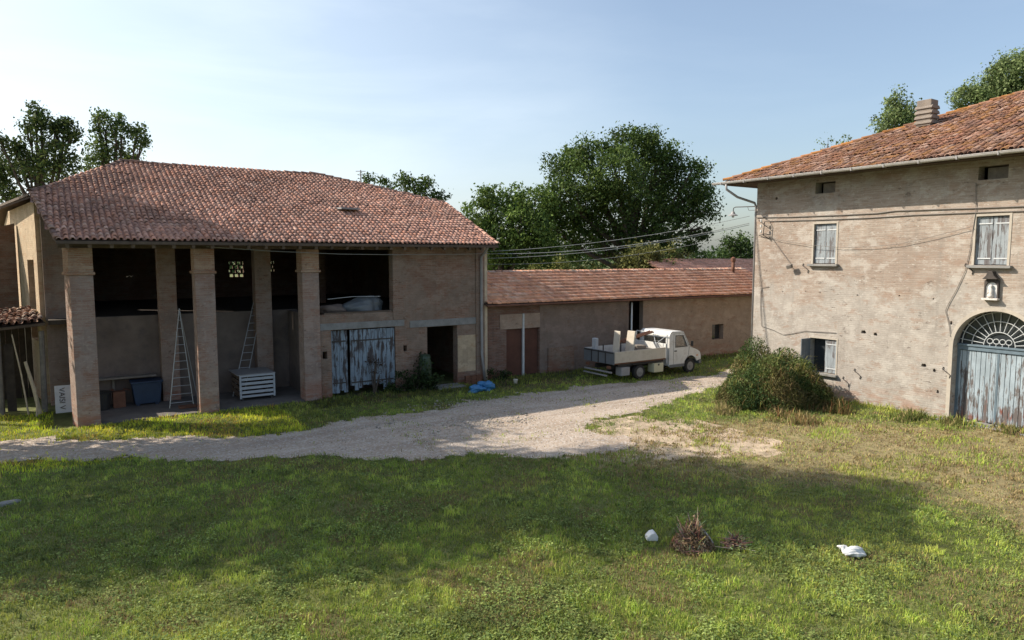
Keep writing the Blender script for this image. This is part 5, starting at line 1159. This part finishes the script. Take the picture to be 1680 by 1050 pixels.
def tree(label, base, blobs, seed, leaf=0.22, dens=9, per=55, col=(0.045, 0.085, 0.018), col2=(0.10, 0.15, 0.03), trunk_r=0.35, clump=0.5, name='tree', group=None, hollow=0.5, limbs=True, cat='tree', upb=0.4):
    rg = np.random.default_rng(seed); t = thing(name, label, cat, (float(base[0]), float(base[1]), 0), group)
    C, G = crown_points(blobs, dens, rg, clump, per, hollow); n = len(C); keep = C[:, 2] > 0.1; C, G = C[keep], G[keep]; n = len(C)
    a = (rg.random(n)**1.5)[:, None]; T = (np.array(col)*(1-a)+np.array(col2)*a)*G[:, None]
    V, Fc, T = leaf_quads(C, leaf, T, rg, upb)
    np_mesh('crown', V, Fc, T, 'foliage', t)
    zs = [b[0][2] for b in blobs]; cx = np.mean([b[0][0] for b in blobs]); cy = np.mean([b[0][1] for b in blobs]); top = (cx, cy, np.median(zs))
    b = MB(); base = Vector((float(base[0]), float(base[1]), -0.1)); tp = Vector(top); m_ = base.lerp(tp, 0.45)+Vector((rg.normal()*0.3, rg.normal()*0.3, 0))
    b.tube([base, base.lerp(m_, 0.5), m_, tp], [trunk_r*1.25, trunk_r, trunk_r*0.75, trunk_r*0.35], 9)
    tr = b.build('trunk', 'bark', t, smooth=True)
    if limbs:
        b = MB()
        for (c, r) in blobs:
            c = Vector([float(v) for v in c]); s_ = base.lerp(tp, 0.35+0.4*rg.random()); md = s_.lerp(c, 0.5)+Vector((0, 0, -0.3))
            b.tube([s_, md, c], [trunk_r*0.4, trunk_r*0.25, 0.05], 6)
            for k in range(4):
                e = c+Vector([float(v) for v in rg.normal(size=3)])*float(np.mean(r))*0.5; b.tube([md.lerp(c, 0.6), e], [trunk_r*0.14, 0.02], 5)
        b.build('limbs', 'bark', tr)
    return t
def pb(px, py, D, r, k=(1, 1, 1)):
    c = at(px, py, D); R = r*D/F; return (c, (R*k[0], R*k[1], R*k[2]))
def base_at(px, D): c = at(px, 440, D); return (c[0], c[1])
DG, DG2 = (0.035, 0.070, 0.016), (0.135, 0.195, 0.042)
tree('huge broad dark green tree behind the outbuilding roof', base_at(1035, 53),
     [pb(1030, 240, 53, 26), pb(1000, 240, 53, 22), pb(965, 250, 52, 20), pb(940, 258, 53, 18), pb(1062, 240, 53, 22), pb(1082, 248, 54, 20), pb(1105, 268, 54, 20), pb(912, 278, 53, 20), pb(1135, 285, 53, 18), pb(1138, 315, 53, 20),
      pb(1010, 290, 50, 38), pb(960, 300, 51, 34), pb(1070, 290, 54, 36), pb(1100, 320, 55, 30), pb(930, 330, 51, 34), pb(1158, 318, 54, 12), pb(1155, 345, 53, 18), pb(1000, 345, 52, 36), pb(1060, 350, 53, 30), pb(1120, 355, 53, 20), pb(960, 380, 53, 32), pb(1025, 395, 53, 28), pb(1150, 375, 54, 14), pb(1095, 392, 52, 20), pb(1140, 405, 54, 14), pb(905, 330, 52, 22), pb(925, 400, 54, 28), pb(1060, 425, 54, 20), pb(1110, 425, 55, 14), pb(900, 370, 52, 24)],
     101, leaf=0.19, dens=19, per=105, col=DG, col2=DG2, trunk_r=0.6, clump=0.42, hollow=0.6, name='broadleaf_tree')
tree('lighter ragged tree at the right end of the barn roof', base_at(835, 49),
     [pb(800, 322, 49, 20), pb(795, 350, 49, 26), pb(845, 330, 50, 24), pb(875, 335, 49, 26), pb(858, 375, 48, 40), pb(772, 372, 48, 20), pb(815, 395, 49, 34), pb(880, 410, 49, 38), pb(775, 400, 50, 22), pb(812, 425, 50, 26)],
     102, leaf=0.20, dens=17, per=100, col=(0.05, 0.095, 0.02), col2=(0.16, 0.23, 0.045), trunk_r=0.35, clump=0.40, name='broadleaf_tree')
tree('round tree above the left end of the barn roof', base_at(190, 48),
     [pb(190, 196, 48, 12), pb(160, 192, 48, 8), pb(172, 212, 48, 14), pb(166, 236, 48, 13), pb(200, 222, 48, 15), pb(226, 216, 48, 8), pb(232, 232, 48, 8), pb(205, 248, 49, 19), pb(166, 262, 48, 16), pb(185, 275, 49, 22), pb(222, 262, 49, 13), pb(145, 270, 49, 10)],
     103, leaf=0.19, dens=16, per=90, col=(0.04, 0.08, 0.02), col2=(0.17, 0.22, 0.06), trunk_r=0.25, clump=0.42, name='broadleaf_tree')
tree('spreading dark tree left of the barn roof', base_at(70, 45),
     [pb(58, 182, 45, 9), pb(48, 198, 45, 11), pb(68, 200, 45, 9), pb(108, 196, 45, 9), pb(95, 208, 45, 8), pb(118, 216, 45, 9), pb(72, 226, 45, 20), pb(105, 232, 45, 16), pb(100, 258, 45, 22), pb(45, 250, 45, 20), pb(60, 285, 45, 30), pb(15, 275, 46, 22), pb(115, 290, 45, 18), pb(5, 315, 45, 26), pb(-25, 280, 45, 30), pb(90, 308, 46, 24), pb(2, 232, 44, 10), pb(25, 240, 45, 10)],
     104, leaf=0.19, dens=16, per=90, col=(0.03, 0.06, 0.016), col2=(0.14, 0.18, 0.05), trunk_r=0.35, clump=0.42, name='broadleaf_tree')
GT = 'small trees seen over the barn ridge'
tree('small treetop just left of the middle over the barn ridge', base_at(625, 60), [pb(604, 300, 60, 8), pb(625, 305, 60, 11), pb(640, 310, 60, 8)], 105, leaf=0.22, dens=14, per=70, col=DG, col2=(0.1, 0.15, 0.03), trunk_r=0.15, group=GT, name='small_tree')
tree('twin-topped treetop over the barn ridge', base_at(677, 60), [pb(664, 303, 60, 13), pb(664, 295, 60, 8), pb(692, 305, 60, 13), pb(700, 300, 60, 8), pb(680, 318, 60, 14)], 106, leaf=0.22, dens=14, per=70, col=DG, col2=(0.11, 0.16, 0.03), trunk_r=0.15, group=GT, name='small_tree')
tree('smallest dark treetop where the barn ridge slopes down', base_at(722, 60), [pb(721, 323, 60, 9), pb(716, 332, 60, 9)], 107, leaf=0.22, dens=14, per=70, col=DG, col2=(0.07, 0.11, 0.02), trunk_r=0.12, group=GT, name='small_tree')
tree('upright dark tree in the gap left of the farmhouse', base_at(1208, 58), [pb(1200, 405, 58, 13), pb(1218, 402, 58, 12), pb(1208, 418, 58, 22), pb(1232, 412, 58, 11), pb(1185, 425, 58, 12)], 108, leaf=0.22, dens=14, per=80, col=DG, col2=(0.08, 0.13, 0.03), trunk_r=0.2, name='small_tree')
PG, PG2 = (0.10, 0.15, 0.045), (0.27, 0.33, 0.14)
tree('pale green tree left of the farmhouse chimney', base_at(1475, 72), [pb(1470, 168, 72, 15), pb(1486, 178, 72, 16), pb(1458, 196, 72, 17), pb(1482, 205, 72, 24), pb(1505, 200, 72, 16), pb(1445, 215, 72, 10), pb(1500, 225, 72, 24)], 109, leaf=0.24, dens=13, per=80, col=PG, col2=PG2, trunk_r=0.25, clump=0.42, hollow=0.3, name='poplar_tree')
tree('large pale green tree right of the farmhouse chimney', base_at(1640, 72),
     [pb(1660, 108, 72, 20), pb(1640, 130, 72, 26), pb(1680, 130, 72, 36), pb(1612, 145, 72, 20), pb(1585, 158, 72, 18), pb(1605, 172, 72, 24), pb(1650, 165, 72, 34), pb(1572, 172, 72, 12), pb(1700, 170, 72, 40), pb(1720, 120, 72, 36), pb(1640, 112, 72, 8), pb(1686, 96, 72, 9)],
     110, leaf=0.24, dens=13, per=80, col=PG, col2=PG2, trunk_r=0.4, clump=0.42, hollow=0.3, name='poplar_tree')
tree('thin sparse treetop peeking over the farmhouse hip', base_at(1365, 70), [pb(1358, 236, 70, 9), pb(1395, 232, 70, 7), pb(1375, 245, 70, 12)], 111, leaf=0.24, dens=3, per=16, col=PG, col2=PG2, trunk_r=0.12, clump=0.5, name='small_tree')
# trees off to the left whose shade falls on lawn, track and roof
def cf(x, D): p = CAM + RT*x + np.array([math.sin(TH), math.cos(TH), 0])*D; return p
def sb(x, D, z, r, k=1.0): p = cf(x, D); return (np.array([p[0], p[1], z]), (r, r, r*k))
GL = 'tall trees left of the yard'
tree('tallest tree left of the yard', cf(-19.2, 19.9)[:2], [sb(-20.2, 19.6, 7.6, 2.0), sb(-19.6, 20.2, 10.4, 2.4), sb(-19.4, 19.7, 13.4, 2.4), sb(-18.6, 20.2, 16.2, 2.2), sb(-18.4, 20.2, 18.6, 1.4), sb(-18.4, 20.4, 20.3, 0.7)], 120, leaf=0.25, dens=24, per=90, trunk_r=0.3, clump=0.5, group=GL, name='yard_tree')
tree('broad low tree left of the yard', cf(-20.2, 15.6)[:2], [sb(-21.4, 15.9, 5.2, 2.1), sb(-20.8, 15.2, 7.6, 2.1), sb(-20.0, 16.4, 10.2, 2.0), sb(-19.6, 16.0, 12.4, 1.5)], 121, leaf=0.25, dens=17, per=75, trunk_r=0.28, clump=0.5, group=GL, name='yard_tree')
tree('slender tree left of the yard', cf(-18.4, 18.5)[:2], [sb(-18.9, 18.6, 11.0, 1.7), sb(-18.2, 18.4, 13.6, 1.6), sb(-17.8, 18.0, 15.9, 1.5), sb(-17.6, 18.4, 17.8, 1.2)], 122, leaf=0.25, dens=22, per=85, trunk_r=0.2, clump=0.5, group=GL, name='yard_tree')
tree('small tree by the track left of the yard', cf(-21.0, 20.6)[:2], [sb(-21.2, 20.3, 5.2, 1.0), sb(-21.0, 20.5, 7.0, 1.1), sb(-20.4, 20.7, 9.0, 1.0), sb(-20.8, 20.8, 11.0, 0.9)], 123, leaf=0.3, dens=4, per=26, trunk_r=0.15, clump=0.5, group=GL, name='yard_tree', hollow=0.3)
tree('tree behind the lean-to shed left of the barn', (-7.0, 7.7), [((-6.3, 6.9, 13.6), (1.9, 1.9, 1.7)), ((-4.9, 6.1, 13.5), (1.5, 1.5, 1.3)), ((-7.4, 8.2, 14.2), (1.7, 1.7, 1.5)), ((-5.6, 7.6, 14.8), (1.5, 1.5, 1.2)), ((-6.2, 7.4, 12.6), (1.2, 1.2, 1.0))], 124, leaf=0.26, dens=13, per=50, trunk_r=0.22, clump=0.5, group=GL, name='yard_tree')

def bush(label, blobs, seed, leaf=0.12, dens=14, per=40, col=(0.04, 0.07, 0.015), col2=(0.1, 0.14, 0.03), name='bush', cat='bush', group=None, clump=0.3):
    rg = np.random.default_rng(seed); b0 = blobs[0][0]; t = thing(name, label, cat, (float(b0[0]), float(b0[1]), 0), group)
    C, G = crown_points(blobs, dens, rg, clump, per, 0.2); k = C[:, 2] > 0.02; C, G = C[k], G[k]
    a = (rg.random(len(C))**1.4)[:, None]; T = (np.array(col)*(1-a)+np.array(col2)*a)*G[:, None]
    V, Fc, T = leaf_quads(C, leaf, T, rg, 0.6); np_mesh('foliage', V, Fc, T, 'foliage', t)
    b = MB()
    for (c, r) in blobs:
        for j in range(5):
            e = Vector([float(v) for v in c])+Vector([float(v) for v in rg.normal(size=3)])*float(np.mean(r))*0.35
            b.tube([(c[0]*0.3+b0[0]*0.7, c[1]*0.3+b0[1]*0.7, 0), e], [0.03, 0.01], 5)
    b.build('stems', 'bark', t); return t
GB = 'yellowish bushes behind the outbuilding'
YG, YG2 = (0.10, 0.13, 0.03), (0.27, 0.27, 0.07)
bush('low yellow-green bush at the left above the outbuilding ridge', [pb(885, 446, 45, 16), pb(915, 440, 45, 14), pb(900, 455, 45, 20)], 131, leaf=0.17, dens=18, per=60, col=YG, col2=YG2, group=GB)
bush('yellow-green bush in the middle above the outbuilding ridge', [pb(950, 438, 46, 14), pb(975, 448, 46, 18), pb(935, 452, 46, 18)], 132, leaf=0.17, dens=18, per=60, col=YG, col2=YG2, group=GB)
bush('tall olive bush left of the rear outbuilding roof', [pb(1050, 420, 47, 22), pb(1085, 415, 47, 20), pb(1030, 435, 47, 22), pb(1060, 440, 47, 26), pb(1115, 425, 49, 16)], 133, leaf=0.17, dens=18, per=60, col=(0.10, 0.11, 0.03), col2=(0.22, 0.22, 0.07), group=GB)
bush('clipped green hedge end in the gap by the farmhouse', [pb(1183, 428, 60, 12), pb(1205, 430, 60, 12), pb(1228, 430, 60, 12)], 134, leaf=0.24, dens=10, per=34, col=(0.06, 0.1, 0.02), col2=(0.15, 0.2, 0.05), name='hedge', cat='hedge')
# distant tree line so that the horizon is closed
def treeline():
    rg = np.random.default_rng(77); n = 150; C = []; G = []
    for i in range(n):
        a = math.radians(-75+i*1.05)+TH; D = 230+40*rg.random(); c = np.array([CAM[0]+math.sin(a)*D, CAM[1]+math.cos(a)*D, 4.0]); h = 4+4*rg.random()
        k = 260; d = rg.normal(size=(k, 3)); d /= np.linalg.norm(d, axis=1)[:, None]; C.append(c+d*np.array([4.5, 4.5, h])*(0.6+0.45*rg.random((k, 1)))); G.append(np.full(k, 0.7+0.5*rg.random()))
    C = np.concatenate(C); G = np.concatenate(G)
    V, Fc, T = leaf_quads(C, 1.5, np.array([0.05, 0.09, 0.03])*G[:, None], rg)
    tag(np_mesh('distant_wood', V, Fc, T, 'foliage'), 'far belt of trees closing the horizon', 'wood', kind='stuff')
treeline()

# ================================================================= BUSH BY THE HOUSE
def grass_bush():
    c = gnd(1278, 672); t = thing('overgrown_bush', 'big overgrown grassy bush against the farmhouse beside the low window', 'bush', (c[0], c[1], 0))
    rg = np.random.default_rng(55)
    mounds = [(gnd(1262, 668), 1.15, 1.85), (gnd(1236, 658), 1.0, 2.35), (gnd(1218, 668), 0.9, 1.1), (gnd(1310, 664), 1.0, 1.65), (gnd(1285, 655), 1.2, 1.9), (gnd(1342, 668), 0.6, 0.95), (gnd(1202, 656), 0.55, 0.9)]
    P = []; HH = []; cc = []
    for (m, r, h) in mounds:
        k = int(2600*r*r/1.5); a = rg.random(k)*2*PI; q = np.sqrt(rg.random(k))*r; zz = h*(1-(q/r)**2*0.85)
        f = rg.random(k)**0.55; P.append(np.stack([m[0]+np.cos(a)*q, m[1]+np.sin(a)*q, zz*f-0.25], 1)); HH.append(0.26+0.62*rg.random(k)**2.2); cc.append(zz)
    P = np.concatenate(P); HH = np.concatenate(HH); k = (P[:, 0] < 24.25); P, HH = P[k], HH[k]; P[:, 2] = np.maximum(P[:, 2], 0)
    n = len(P); ang = rg.random(n)*2*PI; d = np.stack([np.cos(ang), np.sin(ang)], 1)
    mid = vn(P[:, 0]*1.0, P[:, 1]*1.0+P[:, 2], 1.6, 71)[:, None]; r = rg.random((n, 1))
    T = np.where(r < 0.22, np.array([[0.36, 0.33, 0.10]]), np.array([[0.13, 0.17, 0.045]]))*(0.6+0.8*rg.random((n, 1)))
    T = np.where((mid > 0.58) & (r > 0.45), np.array([[0.33, 0.24, 0.11]])*(0.6+0.6*r), T); T = np.where((mid < 0.3), T*0.6, T)
    ln = HH*(0.4+0.7*rg.random(n)); side = np.stack([-np.sin(ang), np.cos(ang), np.zeros(n)], 1)*0.013
    p1 = P.copy(); p1[:, :2] += d*ln[:, None]*0.35; p1[:, 2] += HH*0.55
    p2 = P.copy(); p2[:, :2] += d*ln[:, None]; p2[:, 2] += HH*(0.35+0.6*rg.random(n))
    for p in (p1, p2): p[:, 0] = np.minimum(p[:, 0], 24.44)
    V = np.stack([P-side, P+side, p1+side*0.8, p1-side*0.8, p2], 1).reshape(-1, 3); b = (np.arange(n)*5)[:, None]
    Fc = np.concatenate([b+np.array([[0, 1, 2]]), b+np.array([[0, 2, 3]]), b+np.array([[3, 2, 4]])], 1).reshape(-1, 3)
    np_mesh('blades', V, Fc, np.repeat(T, 3, 0), 'grass_blades', t)
    # broad leaves lower down and russet dock at the right foot
    C = []; G = []
    for (m, r, h) in mounds:
        k = int(9000*r*r); a = rg.random(k)*2*PI; q = np.sqrt(rg.random(k))*r*1.08; z = h*1.08*(1-(q/r/1.1)**2*0.8)*rg.random(k)**0.4; C.append(np.stack([m[0]+np.cos(a)*q, m[1]+np.sin(a)*q, np.maximum(z, 0.04)], 1))
    C = np.concatenate(C); C[:, 0] = np.minimum(C[:, 0], 24.42); cn = vn(C[:, 0]+C[:, 2], C[:, 1], 1.7, 77)[:, None]; T = np.where(cn > 0.6, np.array([[0.19, 0.165, 0.065]]), np.where(cn < 0.35, np.array([[0.07, 0.12, 0.035]]), np.array([[0.13, 0.17, 0.05]])))*(0.4+0.9*rg.random((len(C), 1)))
    V, Fc, T = leaf_quads(C, 0.075, T, rg, 0.5, 0.45); np_mesh('leaves', V, Fc, T, 'foliage', t)
    return t
grass_bush()
m0 = gnd(1372, 668)
def dock(label, c, r, h, n, seed, cols, blade=0.5, name='weed_clump', group=None):
    rg = np.random.default_rng(seed); n = int(n*0.62); m = 16; ca = rg.random(m)*2*PI; cq = np.sqrt(rg.random(m))*r*1.1; ch = 0.35+0.9*rg.random(m)**1.5; w_ = rg.integers(0, m, n)
    a = rg.random(n)*2*PI; q = rg.random(n)*r*0.42; P = np.stack([c[0]+(np.cos(ca)*cq)[w_]+np.cos(a)*q, c[1]+(np.sin(ca)*cq)[w_]+np.sin(a)*q, np.zeros(n)], 1); hv = ch[w_]; P[:, 0] = np.minimum(P[:, 0], 24.4)
    T = np.array(cols)[rg.integers(0, len(cols), n)]*(0.6+0.7*rg.random((n, 1)))
    o = blades(name, P, h*hv*(0.4+0.6*rg.random(n)), 0.012+0.02*rg.random(n), T, lean=0.9); tag(o, label, 'weeds', None, None)
    if group: o['group'] = group
    return o
RED = [(0.24, 0.12, 0.05), (0.20, 0.15, 0.06), (0.11, 0.14, 0.04), (0.10, 0.12, 0.03), (0.30, 0.22, 0.10)]; DRY = [(0.42, 0.33, 0.16), (0.34, 0.27, 0.12), (0.16, 0.19, 0.05)]
GRN = [(0.10, 0.15, 0.03), (0.2, 0.22, 0.06), (0.36, 0.3, 0.13)]
dock('russet weed clump at the foot of the low window', gnd(1358, 672), 0.70, 0.60, 2400, 61, RED)
dock('straw coloured weeds in front of the big bush', gnd(1300, 690), 0.7, 0.45, 1500, 62, DRY+RED[:1])
dock('pale dry weeds left of the big bush', gnd(1200, 678), 0.6, 0.5, 1100, 63, DRY)
dock('tuft of tall grass against the farmhouse wall left of the gate', gnd(1490, 690), 0.55, 0.45, 1500, 64, GRN)
dock('yellowish tuft right beside the gate jamb', gnd(1568, 697), 0.40, 0.4, 900, 65, DRY+GRN)
dock('low yellow tuft in front of the gate doors', gnd(1660, 708), 0.5, 0.35, 900, 66, DRY+GRN)
# dark plants by the barn doors
DK, DK2 = (0.018, 0.035, 0.010), (0.05, 0.08, 0.02)
bush('dark sprawling shrub in front of the wall between the barn doors', [((11.6, -0.3, 0.35), (0.75, 0.45, 0.5)), ((11.9, -0.25, 1.0), (0.40, 0.3, 0.45)), ((10.9, -0.3, 0.25), (0.5, 0.35, 0.35)), ((12.2, -0.45, 0.35), (0.45, 0.4, 0.45))], 141, leaf=0.10, dens=60, per=60, col=DK, col2=DK2, clump=0.2)
bush('dark weeds at the foot of the brown outbuilding doors', [((15.6, -0.25, 0.2), (0.45, 0.3, 0.32)), ((16.1, -0.2, 0.15), (0.4, 0.25, 0.3))], 142, leaf=0.09, dens=60, per=50, col=DK, col2=DK2, clump=0.2)
bush('dead brown creeper hanging on the blue barn door', [((9.9, -0.02, 1.35), (0.35, 0.1, 0.3)), ((10.1, 0.0, 0.8), (0.25, 0.1, 0.5))], 143, leaf=0.07, dens=16, per=22, col=(0.05, 0.03, 0.02), col2=(0.09, 0.06, 0.035), clump=0.15, name='creeper', cat='creeper')
bt = bin_thing('barrel', 'green plastic barrel among the shrubs by the dark barn doorway', 'barrel', (12.12, -0.2, 0.0), [(0.20, 0), (0.24, 0.15), (0.26, 0.6), (0.26, 1.0), (0.23, 1.32), (0.2, 1.4)], 'green_plastic')
lump('plastic_bag', 'bright blue crumpled sack on the grass at the barn corner', 'sack', (14.1, -1.85, 0.0), (0.36, 0.26, 0.24), 'bright_blue_plastic', 12, rough=0.5, group='blue sacks at the barn corner')
lump('plastic_bag', 'flatter darker blue sack left of the bright one at the barn corner', 'sack', (13.55, -1.95, 0.0), (0.34, 0.24, 0.17), 'bright_blue_plastic', 14, rough=0.5, group='blue sacks at the barn corner')
bs = thing('brick_stack', 'small stack of red bricks right of the dark barn doorway', 'bricks', (14.3, -0.25, 0)); rg = random.Random(2)
for r in range(5):
    b = MB()
    for c_ in range(3): x = 14.0+c_*0.27+rg.uniform(-.02, .02); b.box(x, x+.25, -0.32, -0.20, r*0.075, r*0.075+0.065)
    b.build('brick_course', 'rust', bs)
bin_thing('flower_pot', 'small pale pot on the grass before the outbuilding doors', 'pot', (15.9, -1.35, 0.0), [(0.07, 0), (0.10, 0.16)], 'cream_paint')
b = MB(); b.box(12.45, 13.8, -0.75, 0.1, -0.02, 0.05); tag(b.build('doorstep', 'concrete', bevel=0.02), 'worn concrete slab before the dark barn doorway', 'doorstep')

# ================================================================= LAWN OBJECTS
def brush_pile(label, c, r, h, n, seed):
    rg = np.random.default_rng(seed); t = thing('brush_pile', label, 'brush pile', (c[0], c[1], 0), 'heaps of cut brushwood on the lawn')
    b = MB()
    for i in range(n):
        a = rg.random()*2*PI; q = r*math.sqrt(rg.random()); hh = h*(1-q/r)*(0.4+0.7*rg.random()); p = Vector((c[0]+math.cos(a)*q, c[1]+math.sin(a)*q, max(0.0, hh*0.4)))
        d = Vector((-math.cos(a)*q*0.8+rg.normal()*0.12, -math.sin(a)*q*0.8+rg.normal()*0.12, hh*0.75+0.03)); d = d+Vector((rg.normal()*0.06, rg.normal()*0.06, 0))
        k = rg.random(); b.t = tuple(v*(0.6+0.8*rg.random()) for v in ((0.27, 0.185, 0.11) if k < 0.45 else (0.50, 0.38, 0.25) if k < 0.82 else (0.10, 0.06, 0.04)))
        b.tube([p, p+d*0.5+Vector((rg.normal()*0.025, rg.normal()*0.025, 0.015)), p+d], [0.010, 0.008, 0.004], 4, cap=False)
    b.build('twigs', 'dry_stem', t)
    m = 1900 if r > 0.3 else 300; a = rg.random(m)*2*PI; q = r*1.05*np.sqrt(rg.random(m)); z = h*(1-q/r/1.08)*rg.random(m)
    C = np.stack([c[0]+np.cos(a)*q, c[1]+np.sin(a)*q, np.maximum(z, 0.015)], 1); T = np.array([(0.27, 0.165, 0.085), (0.36, 0.25, 0.14), (0.15, 0.095, 0.055)])[rg.integers(0, 3, m)]*(0.6+0.7*rg.random((m, 1)))
    V, Fc, T = leaf_quads(C, 0.05, T, rg, 0.2); np_mesh('dead_leaves', V, Fc, T, 'dry_stem', t)
    b = MB(); b.t = (0.06, 0.04, 0.025); b.lathe((c[0], c[1], 0), [(r*0.8, -0.02), (r*0.55, h*0.3), (r*0.2, h*0.6), (0.02, h*0.7)], 10); b.build('core', 'dry_stem', t)
    return t
ca = gnd(1136, 897); brush_pile('tall heap of dry brown twigs on the lawn', (ca[0], ca[1]), 0.40, 0.66, 520, 71)
b = MB(); b.t = (0.45, 0.40, 0.36); b.tube([(ca[0]+0.12, ca[1]-0.02, 0.42), (ca[0]+0.26, ca[1]-0.12, 0.22), (ca[0]+0.36, ca[1]-0.2, 0.05)], [0.02, 0.025, 0.015], 6)
tag(b.build('split_log', 'dry_stem'), 'pale split branch leaning on the tall twig heap', 'branch')
cb_ = gnd(1206, 896); brush_pile('small low heap of dry brown twigs on the lawn', (cb_[0], cb_[1]), 0.24, 0.24, 220, 72)
cw = gnd(1069, 884); b = MB(); b.prism([(-0.12, 0), (0.10, 0), (0.11, 0.08), (0.04, 0.16), (-0.04, 0.14), (-0.11, 0.06)], lambda u, v, w_: (cw[0]+u*0.83-w_*0.5, cw[1]-u*0.55-w_*0.8, v), -0.10, 0.12)
tag(b.build('broken_block', 'white_plastic', bevel=0.015), 'pale broken block lying left of the twig heap', 'block')
cw2 = gnd(1400, 913)
bg_ = lump('paper_bag', 'crumpled white bag lying on the lawn at the right', 'bag', (cw2[0], cw2[1], 0.03), (0.25, 0.12, 0.10), 'white_plastic', 23, rough=0.45)
me = bg_.data; c0 = Vector((cw2[0], cw2[1], 0)); ca_, sa_ = math.cos(-TH), math.sin(-TH)
for v in me.vertices:
    d = v.co-c0; v.co = c0+Vector((d.x*ca_-d.y*sa_, d.x*sa_+d.y*ca_, d.z))
    if d.x < -0.12: v.co.z += 0.05*(1 if d.y > 0 else -0.3)
cs = gnd(8, 828); lump('flat_stone', 'pale flat stone in the shaded grass at the left edge', 'stone', (cs[0], cs[1], -0.01), (0.30, 0.16, 0.05), 'concrete', 31)
# tv antenna far behind the barn ridge
ap = at(592, 300, 58); an = thing('antenna', 'thin aerial mast rising far behind the barn roof', 'antenna', (ap[0], ap[1], 0))
b = MB(); b.tube([(ap[0], ap[1], 0), (ap[0], ap[1], at(592, 279, 58)[2])], 0.05, 6); b.build('mast', 'pipe_grey', an)
zt_ = at(592, 281, 58)[2]; b = MB(); b.tube([(ap[0]-0.35, ap[1]+0.2, zt_), (ap[0]+0.35, ap[1]-0.2, zt_)], 0.03, 5); b.tube([(ap[0]-0.2, ap[1]+0.1, zt_-0.3), (ap[0]+0.2, ap[1]-0.1, zt_-0.3)], 0.03, 5); b.build('crossbar', 'pipe_grey', an)
print('verts', sum(len(o.data.vertices) for o in COL.objects if o.type == 'MESH'))
